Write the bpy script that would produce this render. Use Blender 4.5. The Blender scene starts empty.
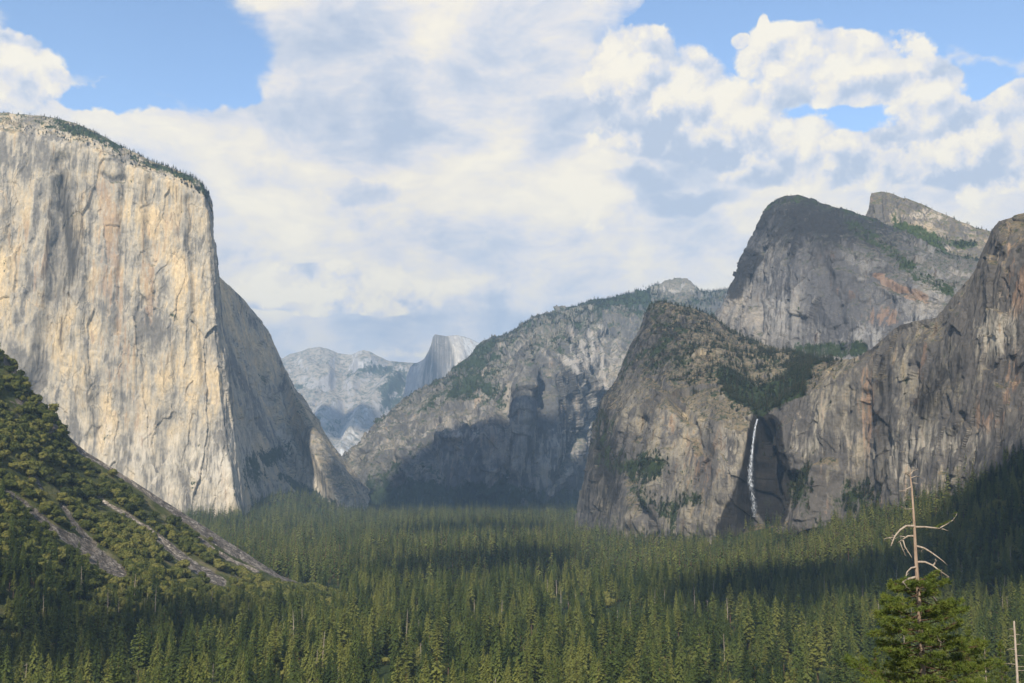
import bpy, math, random, time
import numpy as np
from mathutils import Vector
T0 = time.time()
random.seed(7)
RNG = np.random.default_rng(11)
R = math.radians
C = bpy.context.scene.collection
scene = bpy.context.scene

# ------------------------------------------------------------------ camera
F = 1100.0
CAMZ = 190.0
TILT = math.atan((475 - 341.5) / F)
ct, st = math.cos(TILT), math.sin(TILT)
cam_d = bpy.data.cameras.new('camera')
cam = bpy.data.objects.new('camera', cam_d)
C.objects.link(cam)
cam.location = (0, 0, CAMZ)
cam.rotation_euler = (R(90) + TILT, 0, 0)
cam_d.sensor_width = 36
cam_d.lens = 36 * F / 1024
cam_d.clip_start = 1
cam_d.clip_end = 90000
scene.camera = cam


def W(px, py, Y):
    """world point on the sight line of a place in the photo, at distance Y along the valley"""
    px = np.asarray(px, float); py = np.asarray(py, float); Y = np.asarray(Y, float)
    a = (px - 512) / F
    b = -(py - 341.5) / F
    dy = ct - st * b
    dz = st + ct * b
    return np.stack([a / dy * Y, Y, CAMZ + dz / dy * Y], -1)


def PX(p):
    """where a world point shows in the photo"""
    x = p[..., 0]; y = p[..., 1]; z = p[..., 2] - CAMZ
    d = np.maximum(y * ct + z * st, 1.0)
    v = -y * st + z * ct
    return 512 + F * x / d, 341.5 - F * v / d


SUN_AZ = R(14)      # left of straight behind
SUN_EL = R(37)
SUN = Vector((-math.sin(SUN_AZ) * math.cos(SUN_EL), -math.cos(SUN_AZ) * math.cos(SUN_EL), math.sin(SUN_EL)))

# ------------------------------------------------------------------ noise
_perm = np.random.default_rng(5).permutation(256).astype(np.int32)
_perm = np.concatenate([_perm, _perm, _perm])
_g = np.array([[1,1,0],[-1,1,0],[1,-1,0],[-1,-1,0],[1,0,1],[-1,0,1],[1,0,-1],[-1,0,-1],
               [0,1,1],[0,-1,1],[0,1,-1],[0,-1,-1],[1,1,0],[-1,1,0],[0,-1,1],[0,-1,-1]], np.float32)


def pn(x, y, z):
    x = np.asarray(x, np.float32); y = np.asarray(y, np.float32); z = np.asarray(z, np.float32)
    xi = np.floor(x).astype(np.int32); yi = np.floor(y).astype(np.int32); zi = np.floor(z).astype(np.int32)
    xf = x - xi; yf = y - yi; zf = z - zi
    xi &= 255; yi &= 255; zi &= 255
    u = xf * xf * xf * (xf * (xf * 6 - 15) + 10)
    v = yf * yf * yf * (yf * (yf * 6 - 15) + 10)
    w = zf * zf * zf * (zf * (zf * 6 - 15) + 10)

    def g(i, j, k):
        h = _perm[_perm[_perm[xi + i] + yi + j] + zi + k] & 15
        gg = _g[h]
        return gg[..., 0] * (xf - i) + gg[..., 1] * (yf - j) + gg[..., 2] * (zf - k)
    a = g(0,0,0); b = g(1,0,0); x0 = a + u * (b - a)
    a = g(0,1,0); b = g(1,1,0); x1 = a + u * (b - a)
    a = g(0,0,1); b = g(1,0,1); x2 = a + u * (b - a)
    a = g(0,1,1); b = g(1,1,1); x3 = a + u * (b - a)
    y0 = x0 + v * (x1 - x0); y1 = x2 + v * (x3 - x2)
    return y0 + w * (y1 - y0)


def fbm(p, s, octs=4, gain=.5, off=0., ridged=False):
    """s: wavelength in metres, one number or three"""
    s = np.broadcast_to(np.asarray(s, float), (3,))
    r = 0; a = 1.0; f = 1.0; n = 0
    for o in range(octs):
        v = pn(p[..., 0] / s[0] * f + off + o * 17.3, p[..., 1] / s[1] * f + off * 1.7 + o * 9.1, p[..., 2] / s[2] * f + o * 5.7 + off * .6)
        if ridged:
            v = 1 - 2.2 * np.abs(v) - .5
        r = r + v * a; n += a; a *= gain; f *= 2.03
    return r / n * (1.6 if not ridged else 1.2)


def cells(p, s, seed=0):
    """angular blocks: nearest of jittered cell centres; each block has its own offset and tilt"""
    q = (p / np.asarray(s, float)).astype(np.float32).reshape(-1, 3)
    base = np.floor(q).astype(np.int32); fr = q - base
    best = np.full(len(q), 9e9, np.float32); val = np.zeros(len(q), np.float32)
    tab = np.random.default_rng(900 + int(seed)).random((256, 7)).astype(np.float32)
    for i in (-1, 0, 1):
        for j in (-1, 0, 1):
            for k in (-1, 0, 1):
                h = _perm[_perm[_perm[(base[:, 0] + i) & 255] + ((base[:, 1] + j) & 255)] + ((base[:, 2] + k) & 255)]
                T = tab[h]
                d = np.stack([i + T[:, 0], j + T[:, 1], k + T[:, 2]], -1) - fr
                L = (d * d).sum(-1)
                v = (T[:, 3] - .5) * 1.2 + ((T[:, 4:7] - .5) * -d).sum(-1) * 1.5
                m = L < best
                best = np.where(m, L, best); val = np.where(m, v, val)
    return val.reshape(p.shape[:-1])


def ss(x, a, b):
    t = np.clip((x - a) / (b - a), 0, 1)
    return t * t * (3 - 2 * t)


def dline(px, py, pts, ws):
    """distance to a polyline in units of its local width"""
    best = np.full(px.shape, 1e9)
    ws = ws if hasattr(ws, '__len__') else [ws] * len(pts)
    for (a, b), (w0, w1) in zip(zip(pts[:-1], pts[1:]), zip(ws[:-1], ws[1:])):
        dx, dy = b[0] - a[0], b[1] - a[1]
        L = dx * dx + dy * dy + 1e-9
        t = np.clip(((px - a[0]) * dx + (py - a[1]) * dy) / L, 0, 1)
        d = np.hypot(px - a[0] - t * dx, py - a[1] - t * dy) / (w0 + (w1 - w0) * t)
        best = np.minimum(best, d)
    return best


# ------------------------------------------------------------------ object helpers
def tag(o, label=None, cat=None, group=None, kind=None):
    if label: o['label'] = label
    if cat: o['category'] = cat
    if group: o['group'] = group
    if kind: o['kind'] = kind
    return o


def mesh_fast(name, verts, faces, mat, smooth=True, k=4):
    """faces: (n,k) array"""
    me = bpy.data.meshes.new(name)
    verts = np.asarray(verts, np.float32).reshape(-1, 3)
    faces = np.asarray(faces, np.int32).reshape(-1, k)
    me.vertices.add(len(verts)); me.vertices.foreach_set('co', verts.ravel())
    me.loops.add(faces.size); me.loops.foreach_set('vertex_index', faces.ravel())
    me.polygons.add(len(faces))
    me.polygons.foreach_set('loop_start', np.arange(0, faces.size, k, dtype=np.int32))
    me.polygons.foreach_set('loop_total', np.full(len(faces), k, np.int32))
    if smooth:
        me.polygons.foreach_set('use_smooth', np.ones(len(faces), bool))
    me.update(calc_edges=True)
    me.validate()
    if mat: me.materials.append(mat)
    return me


def link(name, me, parent=None):
    o = bpy.data.objects.new(name, me)
    C.objects.link(o)
    if parent: o.parent = parent
    return o


def set_mask(me, m):
    a = me.attributes.new('mask', 'FLOAT_COLOR', 'POINT')
    a.data.foreach_set('color', np.asarray(m, np.float32).ravel())


# ------------------------------------------------------------------ node helpers
class NT:
    def __init__(s, tree):
        s.t = tree; s.n = tree.nodes; s.l = tree.links

    def new(s, ty, **kw):
        n = s.n.new(ty)
        for k, v in kw.items(): setattr(n, k, v)
        return n

    def put(s, sock, v):
        if isinstance(v, bpy.types.NodeSocket): s.l.new(v, sock)
        elif v is not None: sock.default_value = v

    def math(s, op, a, b=None, c=None, clamp=False):
        n = s.new('ShaderNodeMath', operation=op, use_clamp=clamp)
        s.put(n.inputs[0], a)
        if b is not None: s.put(n.inputs[1], b)
        if c is not None: s.put(n.inputs[2], c)
        return n.outputs[0]

    def vmath(s, op, a, b=None, sc=None):
        n = s.new('ShaderNodeVectorMath', operation=op)
        s.put(n.inputs[0], a)
        if b is not None: s.put(n.inputs[1], b)
        if sc is not None: s.put(n.inputs['Scale'], sc)
        return n.outputs['Value'] if op in ('LENGTH', 'DOT_PRODUCT', 'DISTANCE') else n.outputs[0]

    def noise(s, vec, scale, detail=4, rough=.55, dist=0., ty='FBM', col=False):
        n = s.new('ShaderNodeTexNoise'); n.noise_type = ty
        s.put(n.inputs['Vector'], vec); s.put(n.inputs['Scale'], scale)
        s.put(n.inputs['Detail'], detail); s.put(n.inputs['Roughness'], rough); s.put(n.inputs['Distortion'], dist)
        return n.outputs['Color' if col else 'Fac']

    def ramp(s, fac, stops, interp='LINEAR'):
        n = s.new('ShaderNodeValToRGB'); n.color_ramp.interpolation = interp
        e = n.color_ramp.elements
        while len(e) > 1: e.remove(e[-1])
        e[0].position = stops[0][0]; e[0].color = (*stops[0][1], 1)
        for p, c in stops[1:]:
            x = e.new(p); x.color = (*c, 1)
        s.put(n.inputs[0], fac)
        return n.outputs[0]

    def mr(s, v, a, b, c=0., d=1., smooth=True):
        n = s.new('ShaderNodeMapRange')
        if smooth: n.interpolation_type = 'SMOOTHSTEP'
        s.put(n.inputs['Value'], v)
        for k, x in zip(('From Min', 'From Max', 'To Min', 'To Max'), (a, b, c, d)): s.put(n.inputs[k], x)
        return n.outputs[0]

    def mix(s, f, a, b, blend='MIX'):
        n = s.new('ShaderNodeMix', data_type='RGBA', blend_type=blend)
        s.put(n.inputs[0], f)
        for sock, v in ((n.inputs[6], a), (n.inputs[7], b)):
            s.put(sock, (*v, 1) if isinstance(v, tuple) and len(v) == 3 else v)
        return n.outputs[2]


def material(name):
    m = bpy.data.materials.new(name); m.use_nodes = True
    t = NT(m.node_tree); t.n.clear()
    out = t.new('ShaderNodeOutputMaterial')
    return m, t, out


def finish(t, out, col, rough=.9, bump=None, spec=.2, transl=None):
    b = t.new('ShaderNodeBsdfPrincipled')
    if isinstance(col, tuple): col = (*col, 1)
    t.put(b.inputs['Base Color'], col); t.put(b.inputs['Roughness'], rough)
    b.inputs['Specular IOR Level'].default_value = spec
    if bump is not None: t.l.new(bump, b.inputs['Normal'])
    sh = b.outputs[0]
    if transl:
        tr = t.new('ShaderNodeBsdfTranslucent'); t.put(tr.inputs[0], col)
        mx = t.new('ShaderNodeMixShader'); mx.inputs[0].default_value = transl
        t.l.new(sh, mx.inputs[1]); t.l.new(tr.outputs[0], mx.inputs[2]); sh = mx.outputs[0]
    t.l.new(sh, out.inputs['Surface'])


def rock_material(name, tan, grey, dark, unit=1.0, streak=1.0, vegcol=(.035, .05, .018), crack=.45, contrast=1.2, speck=.3, bumpd=5.0, shift=0., wet_shade_k=.26):
    """unit scales all pattern sizes (bigger for far mountains)"""
    m, t, out = material(name)
    geo = t.new('ShaderNodeNewGeometry'); P = geo.outputs['Position']
    def sc(v): return t.vmath('MULTIPLY', P, tuple(x / unit for x in v))
    # vertical water streaks
    s1 = t.noise(sc((1/42, 1/42, 1/700)), 1.0, 6, .62, .35)
    s2 = t.noise(sc((1/11, 1/11, 1/230)), 1.0, 5, .6, .2)
    big = t.noise(sc((1/330, 1/330, 1/420)), 1.0, 5, .6, .6)
    mid = t.noise(sc((1/55, 1/55, 1/80)), 1.0, 6, .65, .4)
    fine = t.noise(sc((1/9, 1/9, 1/13)), 1.0, 5, .7)
    st_ = t.math('ADD', t.math('MULTIPLY', s1, .62 * streak), t.math('MULTIPLY', s2, .38 * streak))
    v = t.math('ADD', t.math('MULTIPLY', t.math('SUBTRACT', st_, .5), 1.0 + .5 * streak), t.math('MULTIPLY', t.math('SUBTRACT', big, .5), 1.1))
    v = t.math('ADD', v, t.math('MULTIPLY', t.math('SUBTRACT', mid, .5), .9 * (1.35 - streak)))
    v = t.math('ADD', t.math('MULTIPLY', v, 2.1 * contrast), .52 + shift)
    col = t.ramp(v, [(.05, dark), (.33, grey), (.55, tuple((a + b) / 2 for a, b in zip(tan, grey))), (.75, tan), (1, tuple(min(1, a * 1.18) for a in tan))])
    # dark grey lichen patches
    pat = t.noise(sc((1/150, 1/150, 1/260)), 1.0, 6, .68, .8)
    col = t.mix(t.mr(pat, .54, .66, 0, .5), col, tuple((a * .55 + b * .45) for a, b in zip(dark, grey)))
    # fine grain
    g = t.mr(fine, .3, .72, .72, 1.22, False)
    col = t.mix(1.0, col, t.new('ShaderNodeCombineColor').outputs[0], 'MULTIPLY') if False else col
    cmb = t.new('ShaderNodeCombineXYZ')
    for i in range(3): t.l.new(g, cmb.inputs[i])
    col = t.mix(1.0, col, cmb.outputs[0], 'MULTIPLY')
    # thin dark cracks (distorted cells)
    wv = t.noise(sc((1/60, 1/60, 1/90)), 1.0, 4, .6, 0, col=True)
    cv = t.vmath('ADD', sc((1/30, 1/30, 1/150)), t.vmath('SCALE', wv, sc=1.7))
    vo = t.new('ShaderNodeTexVoronoi', feature='DISTANCE_TO_EDGE'); t.l.new(cv, vo.inputs['Vector']); vo.inputs['Scale'].default_value = 1.0
    gate = t.noise(sc((1/120, 1/120, 1/160)), 1.0, 3)
    ck = t.math('MULTIPLY', t.mr(vo.outputs['Distance'], .0, .045, 1, 0), t.mr(gate, .47, .6, 0, .62 * crack))
    col = t.mix(ck, col, tuple(a * .35 for a in dark))
    # vertex marks: red vegetation, green wet rock and painted shade, blue orange rust, alpha pale scar and painted sunlight
    at = t.new('ShaderNodeAttribute', attribute_name='mask')
    sp = t.new('ShaderNodeSeparateColor'); t.l.new(at.outputs['Color'], sp.inputs[0])
    veg, wet, rust, pale = sp.outputs[0], sp.outputs[1], sp.outputs[2], at.outputs['Alpha']
    jit = t.math('SUBTRACT', t.math('ADD', t.math('MULTIPLY', mid, .6), t.math('MULTIPLY', fine, .4)), .5)
    def edge(mk, k=3.2, a=.36, b=.64): return t.mr(t.math('ADD', mk, t.math('MULTIPLY', jit, k)), a, b)
    jv = t.math('SUBTRACT', t.math('ADD', t.math('MULTIPLY', s1, .5), t.math('MULTIPLY', s2, .5)), .5)
    def vedge(mk, k=3.0, a=.30, b=.75): return t.mr(t.math('ADD', mk, t.math('MULTIPLY', jv, k)), a, b)
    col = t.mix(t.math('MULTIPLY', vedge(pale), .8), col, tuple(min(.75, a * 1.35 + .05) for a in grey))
    col = t.mix(t.math('MULTIPLY', vedge(rust, 4.5), .55), col, (.30, .18, .11))
    # brush on ledges
    sep = t.new('ShaderNodeSeparateXYZ'); t.l.new(geo.outputs['Normal'], sep.inputs[0])
    flat = t.mr(t.math('ADD', sep.outputs[2], t.math('MULTIPLY', jit, .7)), .52, .74)
    vsp = t.noise(sc((1/16, 1/16, 1/16)), 1.0, 4, .7)
    vc = t.ramp(vsp, [(.3, tuple(a * .6 for a in vegcol)), (.6, vegcol), (.8, tuple(a * 1.7 for a in vegcol))])
    soil = t.mix(t.mr(vsp, .45, .6, 0, 1), tuple(a * .42 for a in tan), vc)
    col = t.mix(t.math('MULTIPLY', flat, .75), col, soil)
    col = t.mix(t.mr(vsp, .64, .68, 0, speck), col, vc)
    col = t.mix(t.math('MULTIPLY', vedge(wet, 2.2), .94), col, tuple(a * wet_shade_k for a in dark))  # wet rock and painted shade share this darkening
    col = t.mix(edge(veg, 4.6, .44, .78), col, vc)
    h = t.math('ADD', t.math('MULTIPLY', fine, .25), t.math('ADD', t.math('MULTIPLY', mid, 1.2), t.math('MULTIPLY', s2, .7)))
    h = t.math('SUBTRACT', h, t.math('MULTIPLY', ck, .5))
    bp = t.new('ShaderNodeBump'); bp.inputs['Strength'].default_value = 1.0; bp.inputs['Distance'].default_value = bumpd * unit
    t.l.new(h, bp.inputs['Height'])
    finish(t, out, col, .92, bp.outputs[0], .12)
    return m


# ------------------------------------------------------------------ massifs
def interp_grid(G, nu, nv, uw=None, vw=None, sm=0):
    """G (cols, rows, 3) control net -> dense (nu, nv, 3); uw/vw relative sample counts"""
    G = np.asarray(G, float)
    nc, nr = G.shape[:2]
    def samples(n, k, w):
        w = np.ones(k - 1) if w is None else np.asarray(w, float)
        cum = np.concatenate([[0], np.cumsum(w / w.sum())])
        return np.interp(np.linspace(0, 1, n), cum, np.arange(k))
    us = samples(nu, nc, uw); vs = samples(nv, nr, vw)
    i = np.minimum(us.astype(int), nc - 2); f = (us - i)[:, None, None]
    A = G[i] * (1 - f) + G[i + 1] * f
    j = np.minimum(vs.astype(int), nr - 2); g = (vs - j)[None, :, None]
    B = A[:, j] * (1 - g) + A[:, j + 1] * g
    for _ in range(sm):
        B[1:-1] = .25 * B[:-2] + .5 * B[1:-1] + .25 * B[2:]
        B[:, 1:-1] = .25 * B[:, :-2] + .5 * B[:, 1:-1] + .25 * B[:, 2:]
    return B, us, vs


def normals(B):
    du = np.gradient(B, axis=0); dv = np.gradient(B, axis=1)
    n = np.cross(du, dv)
    n /= np.linalg.norm(n, axis=-1, keepdims=True) + 1e-9
    return n


def blur(a, k):
    for _ in range(k):
        a = a.copy()
        a[1:-1] = (a[:-2] + a[1:-1] * 2 + a[2:]) / 4
        a[:, 1:-1] = (a[:, :-2] + a[:, 1:-1] * 2 + a[:, 2:]) / 4
    return a


class Massif:
    pass


def massif(name, G, nu, nv, mat, back, sky=None, skyrow=None, disp=None, marks=None, uw=None, vw=None, sm=2, feats=(), label='', cat='cliff', warp=1.0):
    """G: list of columns, each a list of (px, py, Y) from foot to skyline; back: (dY, dz) rows going down behind"""
    G = np.array(G, float)
    P = W(G[..., 0], G[..., 1], G[..., 2])
    for dY, dz in back:
        last = P[:, -1:].copy() if dY is back[0][0] else P[:, -1:].copy()
        last[..., 0] += last[..., 0] / last[..., 1] * dY
        last[..., 1] += dY; last[..., 2] += dz
        P = np.concatenate([P, last], 1)
    nr = P.shape[1]
    if vw is not None: vw = list(vw) + [1.0] * (nr - 1 - len(vw))
    B, us, vs = interp_grid(P, nu, nv, uw, vw, sm)
    px, py = PX(B)
    nrow = G.shape[1] - 1
    if sky is not None:
        k = np.argmin(np.abs(vs - nrow))
        sx = np.array(sky)
        want = np.interp(px[:, k], sx[:, 0], sx[:, 1])
        inr = ss(px[:, k], sx[0, 0] - 12, sx[0, 0]) * (1 - ss(px[:, k], sx[-1, 0], sx[-1, 0] + 12))
        dz = (py[:, k] - want) * B[:, k, 1] / F * inr
        wv = np.where(vs <= nrow, ss(vs, nrow - 2.0, nrow), 1.0)
        B[..., 2] += dz[:, None] * wv[None, :]
    n = normals(B)
    # make normals face the camera side on the front rows
    fr = n[:, :max(2, int(nv * .4))].reshape(-1, 3) * 1.0
    vw_ = (np.array([0, 0, CAMZ]) - B[:, :max(2, int(nv * .4))].reshape(-1, 3))
    flip = (fr * vw_).sum() < 0
    if flip: n = -n
    n = blur(n, 6); n /= np.linalg.norm(n, axis=-1, keepdims=True)
    px, py = PX(B)
    d = np.zeros(B.shape[:2])
    fade = 1 - .75 * ss(np.abs(vs - nrow), .35, 0)[None, :]      # keep the skyline near the photo's
    for pts, w, amp in feats:
        q = dline(px + 3 * pn(px / 14, py / 14, 0 * px + 3), py, pts, w)
        d += amp * (1 - ss(q, 0, 1))
    d = blur(d, 2) * fade
    if disp is not None:
        d = d + disp(B, n, px, py, vs) * fade
    B = B + n * d[..., None]
    n2 = normals(B)
    if flip: n2 = -n2
    px, py = PX(B)
    jk = 1.0 if warp > .5 else .25
    jx = jk * 7 * fbm(B, 150 * warp, 4, .6, 41) + 0; jy = jk * 6 * fbm(B, 150 * warp, 4, .6, 63)
    M = marks(B, n2, px + jx, py + jy, vs, us) if marks else np.zeros(B.shape[:2] + (4,))
    M = np.clip(M, 0, 1)
    nu_, nv_ = B.shape[:2]
    idx = np.arange(nu_ * nv_).reshape(nu_, nv_)
    a, b, c, e = idx[:-1, :-1], idx[1:, :-1], idx[1:, 1:], idx[:-1, 1:]
    faces = np.stack([a, b, c, e] if not flip else [a, e, c, b], -1).reshape(-1, 4)
    me = mesh_fast(name, B.reshape(-1, 3), faces, mat)
    set_mask(me, M.reshape(-1, 4))
    o = link(name, me)
    tag(o, label, cat, kind='structure')
    r = Massif(); r.B = B; r.n = n2; r.px = px; r.py = py; r.vs = vs; r.M = M; r.o = o; r.nrow = nrow
    print(name, B.shape, round(time.time() - T0, 1))
    return r


def blob(px, py, cx, cy, rx, ry, rot=0.):
    c, s = math.cos(R(rot)), math.sin(R(rot))
    dx, dy = px - cx, py - cy
    u = (dx * c + dy * s) / rx; v = (-dx * s + dy * c) / ry
    return np.exp(-(u * u + v * v) * .8)


def rockdisp(a_big=25, a_pil=14, a_fine=5, a_ledge=0, unit=1.0, seed=0., vert=6.0, a_block=13):
    def f(B, n, px, py, vs):
        p = B / unit
        d = a_big * fbm(p, (420, 420, 600), 3, .5, seed)
        d += a_pil * fbm(p, (95, 95, 95 * vert), 4, .55, seed + 3, ridged=True)
        wl = fbm(p, (160, 160, 300), 2, .5, seed + 8)
        d += a_pil * .5 * np.round(wl * 5) / 5 * 1.4
        d += a_fine * fbm(p, (26, 26, 42), 4, .6, seed + 5)
        wp = p + 14 * np.stack([fbm(p, 90, 3, .55, seed + 20), fbm(p, 90, 3, .55, seed + 21), fbm(p, 90, 3, .55, seed + 22)], -1)
        d += a_block * (cells(wp, (110, 110, 110 * vert * .55), seed) + .55 * cells(wp, (42, 42, 42 * vert * .45), seed + 1))
        if a_ledge:
            lz = p[..., 2] + 40 * fbm(p, 260, 2, .5, seed + 4)
            lg = (lz / 75) % 1.0
            d += a_ledge * (ss(lg, .0, .8) - ss(lg, .8, 1.0))* (.5 + fbm(p, 200, 2, .5, seed + 6))
        return d * unit
    return f


# ---- rock materials
M_capitan = rock_material('pale_granite', (.585, .455, .28), (.40, .355, .285), (.18, .165, .145), unit=1.2, streak=.85, speck=.0, bumpd=5, crack=.6, contrast=1.15, shift=.09)
M_cathedral = rock_material('weathered_granite', (.42, .325, .195), (.245, .217, .17), (.105, .096, .088), unit=.8, streak=.7, speck=.45, bumpd=5, vegcol=(.028, .04, .014), wet_shade_k=.13, shift=.02)
M_leaning = rock_material('streaked_granite', (.36, .265, .155), (.215, .195, .17), (.11, .108, .108), unit=.8, streak=1.0, speck=.0, bumpd=3)
M_grey = rock_material('grey_granite', (.30, .265, .225), (.205, .195, .185), (.095, .092, .095), unit=1.0, streak=.85, speck=.2, bumpd=5)
M_wall = rock_material('valley_wall_granite', (.40, .35, .27), (.26, .24, .215), (.11, .108, .105), unit=1.7, streak=.75, speck=.55, vegcol=(.04, .058, .028), bumpd=5)
M_far = rock_material('distant_granite', (.74, .65, .52), (.62, .57, .50), (.36, .35, .35), unit=4.0, streak=.3, speck=.12, vegcol=(.06, .075, .055), bumpd=3, crack=.2, contrast=.7, shift=.06, wet_shade_k=.4)

# ---- El Capitan-like wall on the left
def col7(rim, base, sky, Yr, Yb, Ys):
    """foot, three wall points, rim, skyline"""
    pts = []
    for k, t in enumerate((0, .25, .5, .78)):
        e = 1 - (1 - t) ** 1.0
        pts.append((base[0] + (rim[0] - base[0]) * (t ** .8), base[1] + (rim[1] - base[1]) * t, Yb + (Yr - Yb) * (t ** .85)))
    pts.append((rim[0], rim[1], Yr)); pts.append((sky[0], sky[1], Ys))
    return pts

CAPNOSE = 4400
cap = [
    col7((-420, 185), (-380, 560), (-430, 120), 3350, 2900, 3700),
    col7((-200, 150), (-180, 555), (-205, 112), 3700, 3300, 4000),
    col7((-60, 136), (-45, 548), (-60, 112), 3900, 3560, 4150),
    col7((0, 133), (15, 545), (0, 113), 3960, 3650, 4200),
    col7((40, 138), (60, 541), (40, 115), 4020, 3740, 4240),
    col7((75, 148), (97, 537), (75, 124), 4080, 3830, 4290),
    col7((110, 160), (130, 533), (110, 141), 4150, 3920, 4340),
    col7((150, 176), (170, 528), (150, 162), 4230, 4040, 4390),
    col7((180, 188), (205, 522), (180, 173), 4310, 4160, 4430),
    col7((204, 205), (236, 517), (203, 186), 4400, 4260, 4470),
    col7((210, 215), (247, 517), (207, 198), 4460, 4330, 4520),
    col7((211, 275), (252, 505), (209, 262), 4980, 4640, 5030),
    col7((222, 292), (262, 499), (220, 276), 5260, 4940, 5330),
    col7((237, 312), (275, 494), (236, 292), 5560, 5180, 5640),
    col7((253, 330), (290, 492), (252, 309), 5800, 5320, 5900),
    col7((266, 352), (305, 494), (268, 330), 5860, 5360, 5960),
    col7((280, 392), (320, 502), (281, 360), 5820, 5260, 5940),
    col7((294, 425), (335, 512), (294, 393), 5650, 5120, 5770),
    col7((312, 448), (349, 518), (313, 427), 5330, 5000, 5470),
    col7((330, 470), (361, 519), (332, 452), 5300, 4990, 5440),
    col7((350, 495), (372, 520), (352, 480), 5250, 5000, 5380),
    col7((365, 512), (382, 521), (368, 505), 5150, 5020, 5250),
]
for c_ in range(10):
    cap[c_] = [(a_, b_, q_ + (CAPNOSE - 4400 + (4260 + (4440 - 4260) * k_ / 5) - q_) * .72) for k_, (a_, b_, q_) in enumerate(cap[c_])]
sky_cap = [(-205, 112), (0, 113), (20, 113), (40, 116), (52, 118), (75, 124), (95, 133), (110, 141), (130, 151), (150, 161), (175, 170), (190, 176), (200, 182), (206, 190)]
feats_cap = [
    ([(62, 160), (58, 250), (45, 330), (30, 420)], 13, -38),
    ([(80, 150), (85, 230), (78, 330), (90, 430)], 9, 18),
    ([(124, 165), (122, 240), (118, 330)], 7, -18),
    ([(150, 180), (148, 230), (152, 260)], 8, -20),
    ([(190, 200), (195, 300), (210, 400)], 7, -16),
    ([(135, 320), (145, 300), (155, 330)], 5, -12),
    ([(0, 200), (10, 300), (14, 380)], 12, 18),
    ([(105, 175), (112, 180), (125, 178)], 5, -14),
    ([(285, 340), (300, 400), (320, 450), (350, 500)], 9, 26),
    ([(245, 310), (262, 380), (290, 460)], 8, -20),
    ([(262, 345), (280, 420), (310, 480)], 6, 16),
]
def marks_cap(B, n, px, py, vs, us):
    M = np.zeros(B.shape[:2] + (4,))
    top = ss(vs, 4.15, 4.6)[None, :] * np.ones(px.shape)
    M[..., 0] = top * (.35 + .5 * (fbm(B, 120, 3) > -.05) * ss(px, 30, 90)) * (px < 215)
    M[..., 0] += ss(vs, 4.2, 4.8)[None, :] * (px >= 215) * .25
    M[..., 0] += 1.0 * blob(px, py, 277, 455, 13, 9) + .9 * blob(px, py, 255, 470, 14, 18, 0) + .8 * dlinem(px, py, [(285, 478), (310, 492), (345, 515)], 7)
    M[..., 1] = .65 * dlinem(px, py, [(50, 165), (57, 250), (50, 330), (25, 420)], 22) + .5 * dlinem(px, py, [(70, 180), (80, 290)], 14) \
        + .5 * dlinem(px, py, [(186, 195), (195, 260), (200, 330)], 18) + .28 * blob(px, py, 100, 240, 60, 60)
    M[..., 1] *= .5
    M[..., 2] = .45 * dlinem(px, py, [(110, 190), (112, 330), (130, 420)], 16) + .42 * blob(px, py, 155, 290, 14, 90) + .35 * blob(px, py, 30, 270, 14, 70)
    M[..., 3] = .5 * blob(px, py, 150, 460, 110, 60) + .35 * blob(px, py, 230, 470, 25, 40) + .6 * dlinem(px, py, [(280, 432), (300, 460), (320, 490), (352, 520)], [5, 7, 8, 5]) \
        + .9 * dlinem(px, py, [(305, 500), (330, 520)], 5)
    return M
def dlinem(px, py, pts, w):
    return 1 - ss(dline(px, py, pts, w), .45, 1.15)
S_cap = massif('granite_cliff', cap, 800, 620, M_capitan, [(900, 60), (1500, -1100)], sky_cap, disp=rockdisp(20, 8, 3.0, 0, 1.1, 1., 10, 9), marks=marks_cap,
               uw=[2, 2, 2, 1.6, 1.8, 1.8, 1.8, 2, 1.6, 1.3, .6, 1.8, .7, .8, .8, .8, .8, .8, .9, .9, .9], vw=[1, 1, 1.1, .9, .35, .3, .25], feats=feats_cap,
               label='huge pale granite wall with a sheer vertical nose, rising above the scree slope', cat='cliff')

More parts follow.
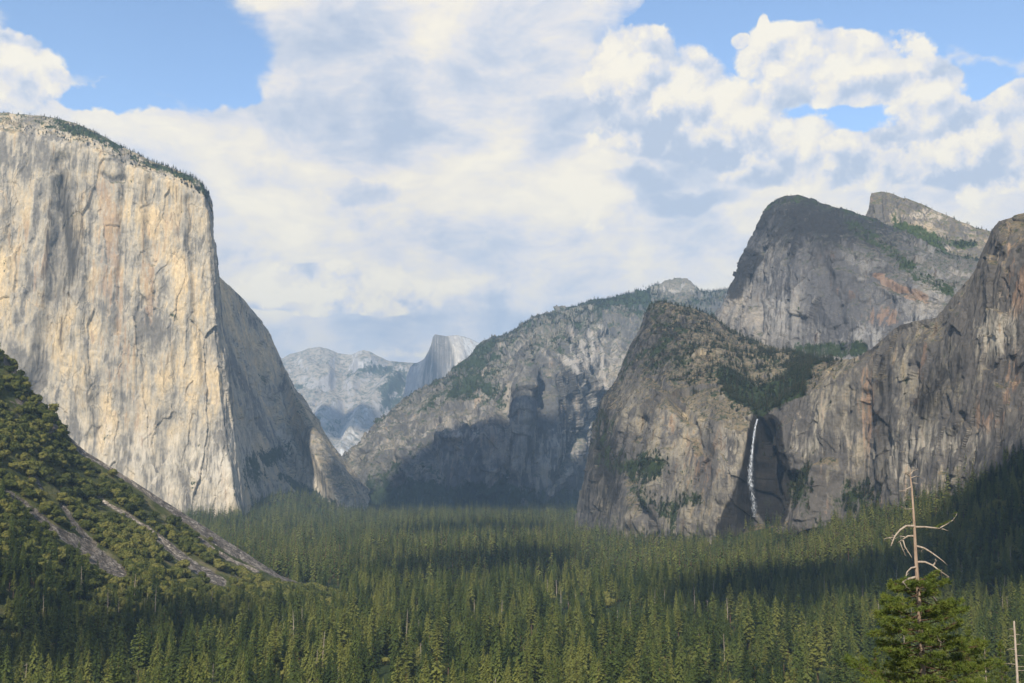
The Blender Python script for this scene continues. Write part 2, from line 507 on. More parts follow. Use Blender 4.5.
# ---- the buttress with the waterfall and the leaning wall on the right edge
tip = [
    [(600, 520, 4300), (606, 480, 4300), (612, 440, 4320), (622, 400, 4350), (640, 377, 4400), (655, 335, 4450), (668, 310, 4500)],
    [(577, 527, 3600), (583, 482, 3610), (590, 440, 3630), (600, 400, 3660), (615, 379, 3700), (634, 340, 3750), (650, 304, 3800)],
    [(588, 545, 3350), (594, 500, 3370), (601, 455, 3400), (609, 413, 3450), (624, 383, 3530), (642, 340, 3620), (656, 302, 3780)],
    [(612, 549, 3120), (616, 503, 3150), (622, 455, 3190), (630, 413, 3250), (645, 380, 3340), (662, 340, 3500), (672, 301, 3760)],
    [(650, 552, 2920), (652, 503, 2950), (656, 457, 2990), (662, 415, 3040), (672, 388, 3150), (682, 350, 3400), (690, 307, 3750)],
    [(700, 554, 2780), (702, 503, 2800), (705, 457, 2820), (710, 422, 2860), (720, 400, 2960), (722, 355, 3300), (713, 318, 3750)],
    [(733, 550, 2700), (735, 512, 2705), (738, 472, 2715), (741, 435, 2725), (744, 419, 2780), (748, 388, 3050), (738, 336, 3700)],
    [(748, 545, 2680), (750, 508, 2690), (753, 470, 2700), (756, 435, 2715), (758, 415, 2760), (768, 383, 3000), (765, 346, 3600)],
    [(775, 540, 2610), (776, 505, 2630), (776, 468, 2650), (775, 430, 2680), (776, 410, 2720), (792, 378, 2930), (790, 352, 3500)],
    [(808, 540, 2500), (810, 500, 2520), (810, 462, 2540), (808, 425, 2560), (806, 393, 2600), (818, 375, 2720), (830, 362, 3300)],
    [(840, 525, 2420), (842, 485, 2440), (842, 445, 2450), (842, 410, 2460), (842, 378, 2480), (842, 368, 2500), (843, 360, 2530)],
    [(872, 515, 2330), (873, 470, 2350), (873, 430, 2360), (873, 390, 2370), (874, 360, 2390), (874, 353, 2400), (875, 346, 2420)],
    [(902, 510, 2200), (902, 465, 2230), (902, 420, 2250), (901, 380, 2270), (901, 345, 2290), (900, 335, 2310), (899, 325, 2330)],
    [(940, 500, 2060), (940, 455, 2100), (940, 410, 2130), (940, 370, 2150), (939, 337, 2180), (938, 327, 2210), (937, 318, 2240)],
    [(968, 490, 1970), (968, 440, 2010), (967, 390, 2040), (966, 345, 2070), (965, 308, 2110), (965, 294, 2150), (964, 284, 2200)],
    [(988, 480, 1910), (988, 430, 1950), (987, 375, 1990), (985, 325, 2020), (982, 275, 2060), (981, 262, 2100), (980, 253, 2150)],
    [(1006, 472, 1860), (1006, 420, 1900), (1004, 365, 1940), (1001, 310, 1970), (998, 250, 2010), (997, 232, 2050), (998, 221, 2100)],
    [(1034, 460, 1800), (1034, 410, 1840), (1032, 355, 1870), (1030, 300, 1900), (1028, 240, 1940), (1026, 222, 1990), (1026, 213, 2050)],
    [(1120, 440, 1680), (1120, 390, 1710), (1118, 335, 1740), (1115, 280, 1770), (1110, 225, 1800), (1108, 205, 1850), (1105, 198, 1930)],
    [(1280, 400, 1500), (1280, 350, 1530), (1278, 295, 1560), (1275, 240, 1590), (1270, 190, 1620), (1265, 170, 1680), (1260, 160, 1780)],
]
sky_tip = [(648, 306), (655, 303), (662, 302), (675, 305), (690, 308), (700, 311), (712, 316), (718, 321), (735, 333), (765, 345), (790, 351), (818, 360)]
rim_tip = [(836, 362), (855, 358), (875, 346), (886, 336), (899, 325), (915, 321), (936, 318), (945, 306), (952, 297), (968, 281), (975, 268), (978, 259), (985, 243), (990, 231), (998, 220), (1010, 216), (1024, 213), (1110, 198)]
feats_tip = [
    ([(757, 425), (757, 470), (752, 520)], [10, 16, 24], -95),         # the alcove of the fall
    ([(768, 425), (772, 470), (768, 520)], [8, 14, 18], -70),
    ([(795, 480), (795, 515)], [12, 14], -60),
    ([(786, 455), (795, 452), (803, 460)], 6, 7),
    ([(720, 415), (722, 470), (715, 530)], 14, 18),
    ([(735, 425), (728, 500)], 8, 12),
    ([(668, 400), (660, 450), (640, 520)], 18, 30),
    ([(640, 420), (628, 470), (650, 530)], 12, -30),
    ([(655, 380), (690, 420), (700, 450)], 8, -22),
    ([(610, 400), (600, 470), (592, 530)], 9, 16),
    ([(830, 470), (820, 500), (815, 530)], [14, 24, 30], 55),          # rounded rock apron
    ([(862, 395), (858, 450), (852, 490)], 9, -22),
    ([(880, 380), (880, 480)], 8, 16),
    ([(912, 365), (908, 470)], 6, -12),
    ([(960, 415), (950, 440), (942, 470)], 5, -20),
    ([(780, 385), (755, 400), (735, 395)], 12, -22),
]
def marks_tip(B, n, px, py, vs, us):
    M = np.zeros(B.shape[:2] + (4,))
    fr = (vs <= 6.2)[None, :] * 1.0
    M[..., 0] = 1.2 * dlinem(px, py, [(725, 375), (740, 392), (760, 402), (790, 385), (812, 352), (845, 350)], [10, 15, 16, 15, 12, 8]) \
        + .9 * blob(px, py, 640, 465, 30, 14) + .7 * blob(px, py, 655, 505, 26, 12, 30) + .6 * blob(px, py, 690, 500, 18, 8) \
        + .8 * blob(px, py, 800, 490, 14, 24) + .9 * blob(px, py, 640, 545, 60, 12) + .5 * blob(px, py, 655, 355, 18, 10) + .9 * blob(px, py, 860, 500, 20, 18) \
        + .5 * blob(px, py, 600, 430, 12, 30)
    M[..., 0] += .45 * ((vs > 4.0) & (vs < 6.2))[None, :] * (px < 800) * (fbm(B, 60, 3, .6, 4) > .02)
    M[..., 0] *= fr
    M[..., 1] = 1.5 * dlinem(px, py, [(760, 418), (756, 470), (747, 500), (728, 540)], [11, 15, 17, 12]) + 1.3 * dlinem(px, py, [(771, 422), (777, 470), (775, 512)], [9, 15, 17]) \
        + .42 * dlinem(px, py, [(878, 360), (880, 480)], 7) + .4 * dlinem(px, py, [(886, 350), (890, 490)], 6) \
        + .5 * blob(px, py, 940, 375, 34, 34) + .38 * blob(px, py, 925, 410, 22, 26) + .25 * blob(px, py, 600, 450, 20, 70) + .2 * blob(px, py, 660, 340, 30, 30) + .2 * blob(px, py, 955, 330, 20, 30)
    M[..., 1] += .30 * (1 - ss(px, 715, 765)) + .14 * (1 - ss(py, 350, 420)) * (1 - ss(px, 720, 780)) + .18 * blob(px, py, 610, 460, 26, 60)  # shade painted over the left buttress, standing in for a cloud shadow
    M[..., 2] = .6 * blob(px, py, 868, 400, 8, 55) + .5 * blob(px, py, 1015, 375, 14, 18) + .6 * blob(px, py, 1018, 285, 14, 35) + .5 * dlinem(px, py, [(925, 345), (915, 400)], 5) \
        + .5 * blob(px, py, 672, 420, 10, 12) + .45 * blob(px, py, 700, 460, 18, 30) + .35 * blob(px, py, 725, 345, 22, 10) + .4 * blob(px, py, 775, 425, 5, 6) + .4 * blob(px, py, 985, 420, 25, 14)
    M[..., 3] = .5 * blob(px, py, 727, 450, 14, 50) + .45 * blob(px, py, 820, 430, 34, 28) + .5 * blob(px, py, 890, 470, 30, 22) + .6 * blob(px, py, 995, 340, 24, 22) + .6 * blob(px, py, 950, 440, 70, 22) + .35 * blob(px, py, 1000, 300, 30, 60) \
        + .9 * dlinem(px, py, [(705, 548), (720, 537), (742, 528)], 6) + .4 * blob(px, py, 800, 450, 20, 10)
    M[..., 3] *= .8
    return M
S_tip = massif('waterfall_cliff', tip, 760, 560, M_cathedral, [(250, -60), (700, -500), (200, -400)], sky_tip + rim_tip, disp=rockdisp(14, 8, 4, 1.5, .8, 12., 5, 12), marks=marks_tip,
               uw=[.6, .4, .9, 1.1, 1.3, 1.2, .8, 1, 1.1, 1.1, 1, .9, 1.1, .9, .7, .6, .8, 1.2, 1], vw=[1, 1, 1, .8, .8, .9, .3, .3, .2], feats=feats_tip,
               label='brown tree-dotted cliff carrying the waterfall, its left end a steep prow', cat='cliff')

# ---- the higher rounded rock behind, right
hi = [
    [(735, 350, 4900), (738, 325, 4900), (745, 300, 4900), (752, 275, 4920), (765, 250, 4950), (775, 225, 5000), (785, 210, 5050)],
    [(712, 352, 4350), (717, 322, 4360), (728, 298, 4380), (737, 270, 4400), (748, 250, 4440), (757, 229, 4500), (767, 207, 4550)],
    [(730, 356, 4200), (735, 325, 4220), (745, 295, 4240), (750, 268, 4260), (762, 240, 4300), (768, 216, 4380), (778, 201, 4480)],
    [(756, 362, 4000), (758, 332, 4020), (762, 300, 4050), (766, 268, 4080), (774, 238, 4130), (781, 212, 4250), (790, 197, 4430)],
    [(790, 372, 3800), (792, 342, 3830), (794, 308, 3860), (797, 275, 3890), (802, 243, 3950), (807, 216, 4120), (812, 200, 4380)],
    [(835, 375, 3650), (836, 345, 3680), (838, 312, 3710), (840, 280, 3750), (842, 250, 3810), (845, 224, 4050), (848, 208, 4350)],
    [(875, 368, 3560), (876, 340, 3590), (878, 312, 3620), (880, 286, 3660), (882, 258, 3730), (880, 236, 4000), (872, 217, 4300)],
    [(915, 355, 3460), (916, 330, 3490), (917, 308, 3520), (918, 290, 3560), (920, 270, 3650), (915, 250, 3950), (905, 232, 4300)],
    [(955, 350, 3360), (955, 330, 3390), (955, 312, 3420), (955, 300, 3460), (953, 285, 3560), (950, 268, 3900), (940, 250, 4300)],
    [(1010, 350, 3250), (1010, 335, 3280), (1010, 322, 3310), (1008, 305, 3350), (1005, 290, 3500), (1000, 275, 3900), (990, 262, 4300)],
    [(1120, 350, 3100), (1120, 335, 3130), (1120, 320, 3160), (1118, 305, 3200), (1115, 290, 3400), (1110, 275, 3900), (1100, 262, 4300)],
]
sky_hi = [(768, 206), (775, 201), (785, 197), (798, 196), (808, 199), (822, 203), (835, 207), (850, 211), (862, 215), (872, 218)]
feats_hi = [
    ([(764, 250), (759, 285), (757, 330)], 6, -22),
    ([(860, 270), (900, 290), (950, 300)], 7, -18), ([(830, 250), (850, 300), (860, 340)], 12, 20),
    ([(800, 230), (795, 300), (790, 350)], 10, 16), ([(870, 235), (900, 262), (960, 285)], 8, -22),
    ([(838, 275), (870, 275), (900, 300)], 6, 14),
]
def marks_hi(B, n, px, py, vs, us):
    M = np.zeros(B.shape[:2] + (4,))
    M[..., 0] = ss(vs, 5.1, 5.9)[None, :] * .5 + .8 * dlinem(px, py, [(800, 355), (830, 348), (860, 350)], 9) + .7 * dlinem(px, py, [(850, 225), (880, 245), (920, 275), (950, 290)], 8) + .6 * blob(px, py, 800, 345, 16, 8)
    M[..., 1] = .30 + .26 * (1 - ss(py, 215, 285)) + .3 * blob(px, py, 815, 225, 60, 22) + .5 * dlinem(px, py, [(735, 290), (750, 260)], 12)  # overall darkening, stronger above, painted in place of a cloud shadow
    M[..., 2] = 1.0 * dlinem(px, py, [(878, 275), (900, 287), (922, 298)], 6) + .75 * blob(px, py, 880, 318, 12, 10) + .5 * blob(px, py, 828, 252, 14, 6) + .6 * blob(px, py, 893, 315, 5, 12) + .4 * blob(px, py, 845, 290, 10, 5)
    M[..., 3] = .55 * blob(px, py, 778, 310, 20, 50) + .6 * blob(px, py, 870, 340, 30, 20) + .5 * blob(px, py, 925, 320, 26, 14) + .4 * blob(px, py, 850, 250, 20, 14)
    return M
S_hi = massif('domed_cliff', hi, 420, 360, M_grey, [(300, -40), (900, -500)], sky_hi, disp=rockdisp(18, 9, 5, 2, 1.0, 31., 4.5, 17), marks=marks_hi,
              uw=[.5, .6, .8, 1, 1.2, 1.1, 1, 1, 1, 1], vw=[1, 1, 1, 1, .8, .5, .2], feats=feats_hi, label='dark rounded granite cliff behind the waterfall cliff, rust stains on its flank', cat='cliff')

spire = [
    [(862, 262, 4450), (863, 245, 4500), (864, 232, 4540), (866, 218, 4560), (869, 205, 4580), (871, 197, 4640)],
    [(872, 275, 4150), (872, 255, 4280), (873, 238, 4420), (874, 222, 4500), (875, 206, 4540), (877, 193, 4640)],
    [(890, 288, 4050), (890, 265, 4200), (891, 244, 4380), (892, 226, 4490), (893, 210, 4530), (893, 195, 4640)],
    [(915, 300, 3950), (914, 275, 4130), (913, 252, 4340), (913, 234, 4470), (912, 219, 4520), (911, 201, 4640)],
    [(945, 305, 3900), (943, 280, 4100), (942, 258, 4330), (941, 242, 4450), (940, 230, 4520), (939, 213, 4640)],
    [(985, 305, 3850), (983, 285, 4080), (981, 266, 4300), (979, 254, 4430), (977, 245, 4510), (975, 228, 4640)],
    [(1040, 305, 3850), (1038, 288, 4080), (1036, 272, 4300), (1034, 262, 4430), (1032, 254, 4510), (1030, 243, 4640)],
]
sky_sp = [(869, 196), (872, 193), (880, 191.5), (893, 194), (900, 197), (912, 201), (925, 206), (939, 212), (950, 217), (962, 223), (975, 228), (990, 232), (1030, 243)]
def marks_sp(B, n, px, py, vs, us):
    M = np.zeros(B.shape[:2] + (4,))
    M[..., 0] = 1.0 * dlinem(px, py, [(892, 228), (915, 232), (940, 243), (975, 245)], [6, 9, 9, 6]) + .9 * dlinem(px, py, [(885, 245), (910, 262), (930, 268), (955, 285)], 9) + .5 * dlinem(px, py, [(895, 212), (902, 225)], 5) + .9 * dlinem(px, py, [(940, 262), (975, 262)], 5)
    M[..., 3] = .7 * blob(px, py, 930, 215, 25, 8) + .5 * blob(px, py, 935, 252, 20, 5) + .5 * blob(px, py, 960, 275, 20, 8)
    M[..., 2] = .35 * blob(px, py, 873, 205, 4, 12)
    return M
M_spire = rock_material('sunlit_granite', (.44, .35, .235), (.30, .255, .2), (.12, .11, .10), unit=1.0, streak=.6, speck=.45, vegcol=(.05, .07, .02), bumpd=5)
S_sp = massif('rock_spire', spire, 260, 200, M_spire, [(250, -120), (700, -600)], sky_sp, disp=rockdisp(10, 10, 6, 4, .9, 57., 4), marks=marks_sp,
              feats=[([(884, 200), (886, 222)], 3, -12), ([(900, 205), (903, 225)], 3, -12), ([(960, 240), (930, 250)], 6, 10)],
              label='blunt sunlit rock spire with a brushy shoulder, behind the dark dome', cat='cliff')

# ---- valley wall in the middle distance
wall = [
    [(325, 520, 7300), (328, 500, 7300), (333, 485, 7300), (340, 470, 7300), (352, 450, 7350), (370, 438, 7400), (388, 424, 7500)],
    [(338, 519, 6500), (339, 497, 6530), (341, 480, 6560), (345, 466, 6600), (355, 450, 6700), (368, 437, 6900), (384, 421, 7300)],
    [(362, 516, 6250), (364, 494, 6280), (367, 472, 6330), (372, 453, 6400), (382, 436, 6600), (393, 420, 6900), (404, 401, 7400)],
    [(390, 514, 6130), (392, 492, 6160), (396, 470, 6210), (402, 448, 6280), (411, 428, 6500), (419, 408, 6900), (428, 385, 7500)],
    [(424, 513, 6050), (427, 492, 6080), (431, 468, 6130), (437, 442, 6200), (445, 420, 6450), (452, 392, 6950), (459, 362, 7600)],
    [(462, 513, 5980), (465, 490, 6010), (469, 465, 6060), (472, 438, 6130), (476, 412, 6400), (483, 376, 6950), (490, 343, 7700)],
    [(492, 513, 5930), (495, 485, 5960), (499, 458, 6000), (504, 428, 6060), (508, 398, 6250), (513, 362, 6750), (517, 328, 7700)],
    [(518, 513, 5850), (521, 480, 5880), (525, 446, 5910), (527, 408, 5960), (529, 372, 6080), (530, 342, 6500), (537, 318, 7700)],
    [(546, 513, 5950), (549, 480, 5990), (552, 446, 6030), (555, 412, 6090), (558, 378, 6250), (560, 345, 6600), (563, 311, 7800)],
    [(568, 513, 6200), (570, 478, 6260), (573, 444, 6330), (577, 412, 6420), (582, 375, 6700), (585, 340, 7050), (588, 305, 7850)],
    [(592, 513, 6500), (592, 475, 6600), (594, 438, 6700), (597, 404, 6850), (600, 368, 7050), (603, 328, 7250), (607, 300, 7900)],
    [(625, 513, 6450), (625, 470, 6600), (626, 430, 6750), (628, 392, 6900), (630, 352, 7100), (634, 318, 7350), (640, 291, 7950)],
    [(665, 513, 6400), (665, 470, 6550), (666, 430, 6700), (668, 392, 6850), (670, 352, 7050), (673, 322, 7350), (676, 284, 8300)],
    [(710, 513, 6400), (710, 470, 6550), (711, 430, 6700), (712, 392, 6850), (714, 352, 7050), (716, 325, 7350), (720, 290, 8000)],
    [(780, 513, 6400), (780, 470, 6550), (780, 430, 6700), (780, 392, 6850), (780, 352, 7050), (780, 325, 7350), (780, 284, 8000)],
]
sky_w = [(384, 422), (392, 412), (405, 402), (415, 393), (424, 389), (437, 381), (446, 378), (458, 364), (472, 354), (488, 345), (507, 336), (526, 324), (540, 318), (557, 315), (564, 311), (580, 307), (594, 304),
         (615, 298), (637, 293), (648, 289), (657, 285), (668, 281), (680, 279.5), (690, 282), (701, 290), (712, 292), (722, 290), (734, 288), (780, 284)]
feats_w = [
    ([(529, 360), (526, 400), (515, 470)], 12, 45), ([(522, 365), (500, 410), (485, 450), (465, 500)], 8, 45),
    ([(547, 370), (540, 420), (538, 470)], 8, -40), ([(562, 345), (575, 380), (592, 400)], 6, 70), ([(590, 340), (597, 380), (600, 398)], 5, -70),
    ([(598, 398), (588, 420), (575, 450), (560, 480)], 6, -90), ([(445, 425), (470, 432), (500, 420)], 8, 30),
    ([(400, 450), (410, 480)], 9, 40), ([(430, 440), (440, 490)], 10, -45), ([(460, 450), (465, 500)], 8, 40),
    ([(505, 470), (480, 490), (450, 510)], 8, -40), ([(555, 400), (552, 470)], 9, 35), ([(575, 330), (572, 360)], 6, -35), ([(560, 322), (566, 350)], 5, 25),
    ([(585, 310), (584, 345)], 6, 30), ([(470, 350), (455, 385), (440, 410)], 10, -35), ([(500, 345), (490, 380), (480, 410)], 9, 30),
]
def marks_w(B, n, px, py, vs, us):
    M = np.zeros(B.shape[:2] + (4,))
    up = ss(vs, 4.2, 4.9)[None, :] * np.ones(px.shape)
    q = fbm(B, 260, 4, .6, 9)
    M[..., 0] = up * (.36 + .5 * q) + .9 * blob(px, py, 475, 390, 36, 13, 10) + .6 * blob(px, py, 470, 355, 26, 14, -25) + .8 * ss(py, 475, 498) + .5 * blob(px, py, 400, 470, 40, 20) + .5 * blob(px, py, 440, 500, 70, 16) \
        + .7 * (py < 305) * (px > 560) * (px < 650) + .35 * blob(px, py, 620, 300, 40, 10) + .4 * blob(px, py, 500, 480, 20, 10)
    M[..., 0] -= .9 * blob(px, py, 676, 285, 24, 8) + .9 * dlinem(px, py, [(598, 400), (588, 425), (575, 455), (560, 485), (548, 492)], 5)
    M[..., 3] = 1.1 * blob(px, py, 676, 286, 26, 8) + 1.0 * dlinem(px, py, [(570, 362), (588, 388), (598, 400), (589, 422), (580, 440)], 3) + .9 * dlinem(px, py, [(572, 468), (560, 482), (548, 492)], 3.5) + .8 * dlinem(px, py, [(601, 350), (602, 375), (608, 390)], 2.5) \
        + .6 * blob(px, py, 455, 432, 50, 9) + .6 * blob(px, py, 585, 345, 22, 30) + .6 * dlinem(px, py, [(498, 470), (482, 485)], 3) + .5 * blob(px, py, 560, 450, 24, 26)
    M[..., 2] = .25 * blob(px, py, 480, 440, 30, 6)
    return M
S_w = massif('valley_wall', wall, 560, 400, M_wall, [(400, 20), (1500, -900)], sky_w, disp=rockdisp(30, 18, 6, 2, 1.6, 77., 4.5, 26), marks=marks_w,
             uw=[.5, 1, 1.1, 1.3, 1.4, 1.2, 1.1, 1.2, 1, .9, 1, 1, 1, .9], vw=[1, 1.1, 1.1, 1.1, 1.1, 1, .15], feats=feats_w,
             warp=2.0, label='wooded valley wall in the middle distance with a pointed buttress and gullies', cat='mountain')

# ---- far range and the half-round dome
far = []
for x, top, Y in [(60, 370, 16500), (200, 366, 16500), (262, 362, 16500), (283, 358, 16400), (300, 350, 16300), (320, 347, 16200), (336, 350, 16300), (352, 353, 16200), (362, 350, 15600), (374, 352, 15500), (386, 360, 15600), (400, 362, 15700), (425, 364, 15800), (470, 366, 15800), (560, 366, 15800), (700, 366, 15800)]:
    far.append([(x + 0, 505, 12200), (x + 2, 470, 12700), (x + 2, 440, 13200), (x + 1, 410, 13900), (x, 380, 14800), (x, top, Y)])
sky_f = [(262, 364), (283, 358), (290, 354), (300, 351), (308, 348), (320, 346.5), (328, 348.5), (336, 352), (345, 353), (352, 354), (358, 352), (363, 350), (370, 351.5), (378, 356), (388, 361), (400, 362), (412, 363)]
feats_f = [
    ([(345, 358), (338, 380), (345, 410), (335, 440)], 14, -110), ([(366, 362), (352, 385), (330, 405), (310, 425)], 12, 90),
    ([(300, 358), (315, 372), (345, 372)], 9, 45), ([(285, 380), (320, 385), (360, 372), (400, 370)], 8, -70),
    ([(395, 380), (375, 400), (350, 430), (340, 455)], 14, 120), ([(325, 385), (312, 410), (305, 440)], 8, -60),
    ([(410, 372), (395, 395), (380, 420)], 9, -60),
]
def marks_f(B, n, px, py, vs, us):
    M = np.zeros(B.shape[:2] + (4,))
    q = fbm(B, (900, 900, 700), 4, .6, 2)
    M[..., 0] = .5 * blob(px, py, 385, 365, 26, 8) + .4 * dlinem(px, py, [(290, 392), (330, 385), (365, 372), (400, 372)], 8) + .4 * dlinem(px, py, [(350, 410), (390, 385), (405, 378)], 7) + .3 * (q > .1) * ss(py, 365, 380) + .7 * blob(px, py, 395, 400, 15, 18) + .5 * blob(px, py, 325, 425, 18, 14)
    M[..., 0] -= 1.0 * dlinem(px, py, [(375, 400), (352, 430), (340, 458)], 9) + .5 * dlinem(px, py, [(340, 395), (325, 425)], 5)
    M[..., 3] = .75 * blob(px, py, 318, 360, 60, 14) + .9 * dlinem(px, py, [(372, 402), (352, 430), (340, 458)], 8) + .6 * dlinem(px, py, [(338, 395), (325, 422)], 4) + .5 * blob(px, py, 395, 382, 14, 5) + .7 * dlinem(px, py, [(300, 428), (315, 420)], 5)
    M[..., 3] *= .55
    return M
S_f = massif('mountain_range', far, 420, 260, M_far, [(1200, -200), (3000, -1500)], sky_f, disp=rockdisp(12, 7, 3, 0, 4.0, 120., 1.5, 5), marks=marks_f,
             uw=[1, 1, .8, 1, 1, 1, 1, 1, 1, 1, 1, 1, 1, 1, .6], feats=feats_f, warp=4.0, label='far pale granite range, hazy blue, beyond the valley', cat='mountain')

dome = [
    [(404, 430, 14300), (408, 410, 14300), (412, 395, 14300), (416, 380, 14320), (420, 368, 14350), (424, 362, 14400)],
    [(396, 435, 13600), (400, 412, 13600), (404, 392, 13600), (407, 375, 13620), (410, 367, 13650), (414, 364, 13700)],
    [(410, 435, 13350), (413, 412, 13370), (416, 392, 13390), (419, 375, 13410), (421, 366, 13430), (423, 361, 13460)],
    [(420, 435, 13200), (423, 410, 13220), (426, 388, 13240), (428, 368, 13260), (430, 355, 13280), (431, 346, 13300)],
    [(428, 435, 13080), (431, 408, 13100), (434, 385, 13120), (435, 362, 13140), (434, 347, 13160), (434, 336, 13180)],
    [(445, 435, 12850), (446, 405, 12880), (447, 380, 12900), (447, 360, 12930), (445, 346, 12960), (443, 336, 13000)],
    [(455, 435, 12720), (457, 405, 12740), (459, 382, 12760), (459, 364, 12790), (455, 349, 12840), (449, 336, 12920)],
    [(464, 435, 12700), (466, 405, 12740), (467, 384, 12780), (467, 365, 12830), (463, 350, 12900), (457, 335, 13000)],
    [(480, 435, 12850), (481, 405, 12900), (481, 385, 12950), (480, 368, 13020), (477, 354, 13120), (470, 339, 13250)],
    [(500, 435, 13100), (500, 405, 13150), (499, 388, 13200), (497, 374, 13300), (492, 362, 13420), (485, 348, 13550)],
    [(520, 435, 13500), (518, 405, 13550), (515, 390, 13600), (511, 380, 13700), (504, 370, 13800), (495, 361, 13900)],
]
sky_d = [(405, 369), (412, 364), (418, 362.5), (424, 359), (428, 352), (431, 345), (433, 337), (435, 334.5), (440, 335), (446, 336), (457, 335), (464, 336.5), (471, 339), (477, 342), (482, 345), (488, 350), (495, 358)]
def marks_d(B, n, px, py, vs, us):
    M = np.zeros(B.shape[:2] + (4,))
    M[..., 1] = .62 * ss(us, 1.2, 3.0)[:, None] * (1 - ss(us, 5.4, 6.4))[:, None] * np.ones(px.shape)  # shade of the left face painted in, on top of its darker rock
    M[..., 3] = .5 * ss(us, 6.0, 7.2)[:, None] * np.ones(px.shape)  # right side painted paler as its sunlit flank
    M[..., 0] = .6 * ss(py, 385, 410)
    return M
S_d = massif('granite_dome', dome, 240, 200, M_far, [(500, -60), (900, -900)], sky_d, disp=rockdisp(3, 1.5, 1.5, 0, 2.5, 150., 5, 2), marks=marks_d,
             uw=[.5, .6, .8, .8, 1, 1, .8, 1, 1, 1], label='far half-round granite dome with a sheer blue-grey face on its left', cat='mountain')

# ------------------------------------------------------------------ slopes and ground
def ground_material():
    m, t, out = material('forest_soil')
    geo = t.new('ShaderNodeNewGeometry'); P = geo.outputs['Position']
    a = t.noise(P, .02, 6, .65); b = t.noise(P, .12, 5, .7)
    col = t.ramp(t.math('ADD', t.math('MULTIPLY', a, .5), t.math('MULTIPLY', b, .5)), [(.3, (.012, .018, .007)), (.48, (.03, .045, .014)), (.6, (.06, .075, .026)), (.75, (.13, .115, .06))])
    bp = t.new('ShaderNodeBump'); bp.inputs['Distance'].default_value = 3; t.l.new(b, bp.inputs['Height'])
    finish(t, out, col, .95, bp.outputs[0], .1)
    return m


def slope_material():
    m, t, out = material('scree_and_brush')
    geo = t.new('ShaderNodeNewGeometry'); P = geo.outputs['Position']
    at = t.new('ShaderNodeAttribute', attribute_name='mask')
    sp = t.new('ShaderNodeSeparateColor'); t.l.new(at.outputs['Color'], sp.inputs[0])
    a = t.noise(P, .035, 6, .65); b = t.noise(P, .25, 5, .75); c = t.noise(P, .09, 5, .7)
    brush = t.ramp(a, [(.3, (.03, .04, .013)), (.46, (.065, .075, .025)), (.58, (.12, .115, .05)), (.72, (.2, .17, .11))])
    vo = t.new('ShaderNodeTexVoronoi'); t.l.new(P, vo.inputs['Vector']); vo.inputs['Scale'].default_value = .5
    sb = t.new('ShaderNodeSeparateColor'); t.l.new(vo.outputs['Color'], sb.inputs[0])
    vo2 = t.new('ShaderNodeTexVoronoi'); t.l.new(P, vo2.inputs['Vector']); vo2.inputs['Scale'].default_value = .16
    sb2 = t.new('ShaderNodeSeparateColor'); t.l.new(vo2.outputs['Color'], sb2.inputs[0])
    stone = t.ramp(t.math('ADD', t.math('MULTIPLY', b, .4), t.math('ADD', t.math('MULTIPLY', sb.outputs[0], .3), t.math('MULTIPLY', sb2.outputs[0], .3))), [(.2, (.045, .04, .034)), (.42, (.105, .09, .077)), (.6, (.19, .165, .14)), (.8, (.40, .36, .31))])
    lightst = t.mix(1.0, stone, (1.7, 1.65, 1.55), 'MULTIPLY')
    j = t.math('MULTIPLY', t.math('SUBTRACT', c, .5), 2.0)
    col = t.mix(t.mr(t.math('ADD', sp.outputs[0], j), .42, .55), brush, stone)
    col = t.mix(t.mr(t.math('ADD', sp.outputs[1], j), .42, .6), col, lightst)
    rk = t.ramp(b, [(.3, (.07, .06, .05)), (.6, (.19, .16, .13)), (.8, (.3, .25, .19))])
    col = t.mix(t.mr(t.math('ADD', sp.outputs[2], j), .42, .6), col, rk)
    bp = t.new('ShaderNodeBump'); bp.inputs['Distance'].default_value = 2.5
    t.l.new(t.math('ADD', b, t.math('MULTIPLY', sb2.outputs[0], 1.2)), bp.inputs['Height'])
    finish(t, out, col, .95, bp.outputs[0], .1)
    return m
M_ground = ground_material(); M_slope = slope_material()

left = [
    [(-420, 690, 800), (-450, 480, 950), (-430, 330, 1150), (-400, 200, 1350), (-380, 110, 1500)],
    [(-180, 670, 930), (-200, 520, 1080), (-180, 420, 1250), (-150, 330, 1430), (-120, 262, 1600)],
    [(-60, 655, 1050), (-60, 555, 1160), (-50, 470, 1330), (-35, 395, 1520), (-20, 338, 1690)],
    [(0, 648, 1120), (0, 575, 1210), (0, 495, 1380), (2, 415, 1560), (3, 356, 1710)],
    [(35, 645, 1160), (33, 585, 1240), (32, 512, 1400), (33, 440, 1580), (33, 394, 1720)],
    [(60, 643, 1190), (57, 592, 1260), (57, 525, 1420), (58, 468, 1590), (57, 424, 1730)],
    [(90, 641, 1220), (86, 600, 1290), (86, 545, 1440), (86, 495, 1610), (86, 452, 1745)],
    [(130, 638, 1270), (128, 606, 1330), (128, 565, 1470), (130, 520, 1640), (132, 480, 1765)],
    [(180, 633, 1330), (180, 612, 1390), (180, 585, 1510), (182, 550, 1670), (184, 513, 1785)],
    [(230, 627, 1390), (232, 612, 1450), (234, 596, 1550), (236, 572, 1690), (238, 547, 1800)],
    [(275, 622, 1440), (277, 614, 1500), (279, 604, 1590), (281, 592, 1710), (283, 577, 1810)],
    [(315, 618, 1480), (317, 614, 1540), (319, 608, 1620), (321, 601, 1720), (323, 595, 1800)],
    [(350, 616, 1490), (352, 613, 1550), (354, 609, 1630), (356, 604, 1720), (358, 601, 1790)],
]
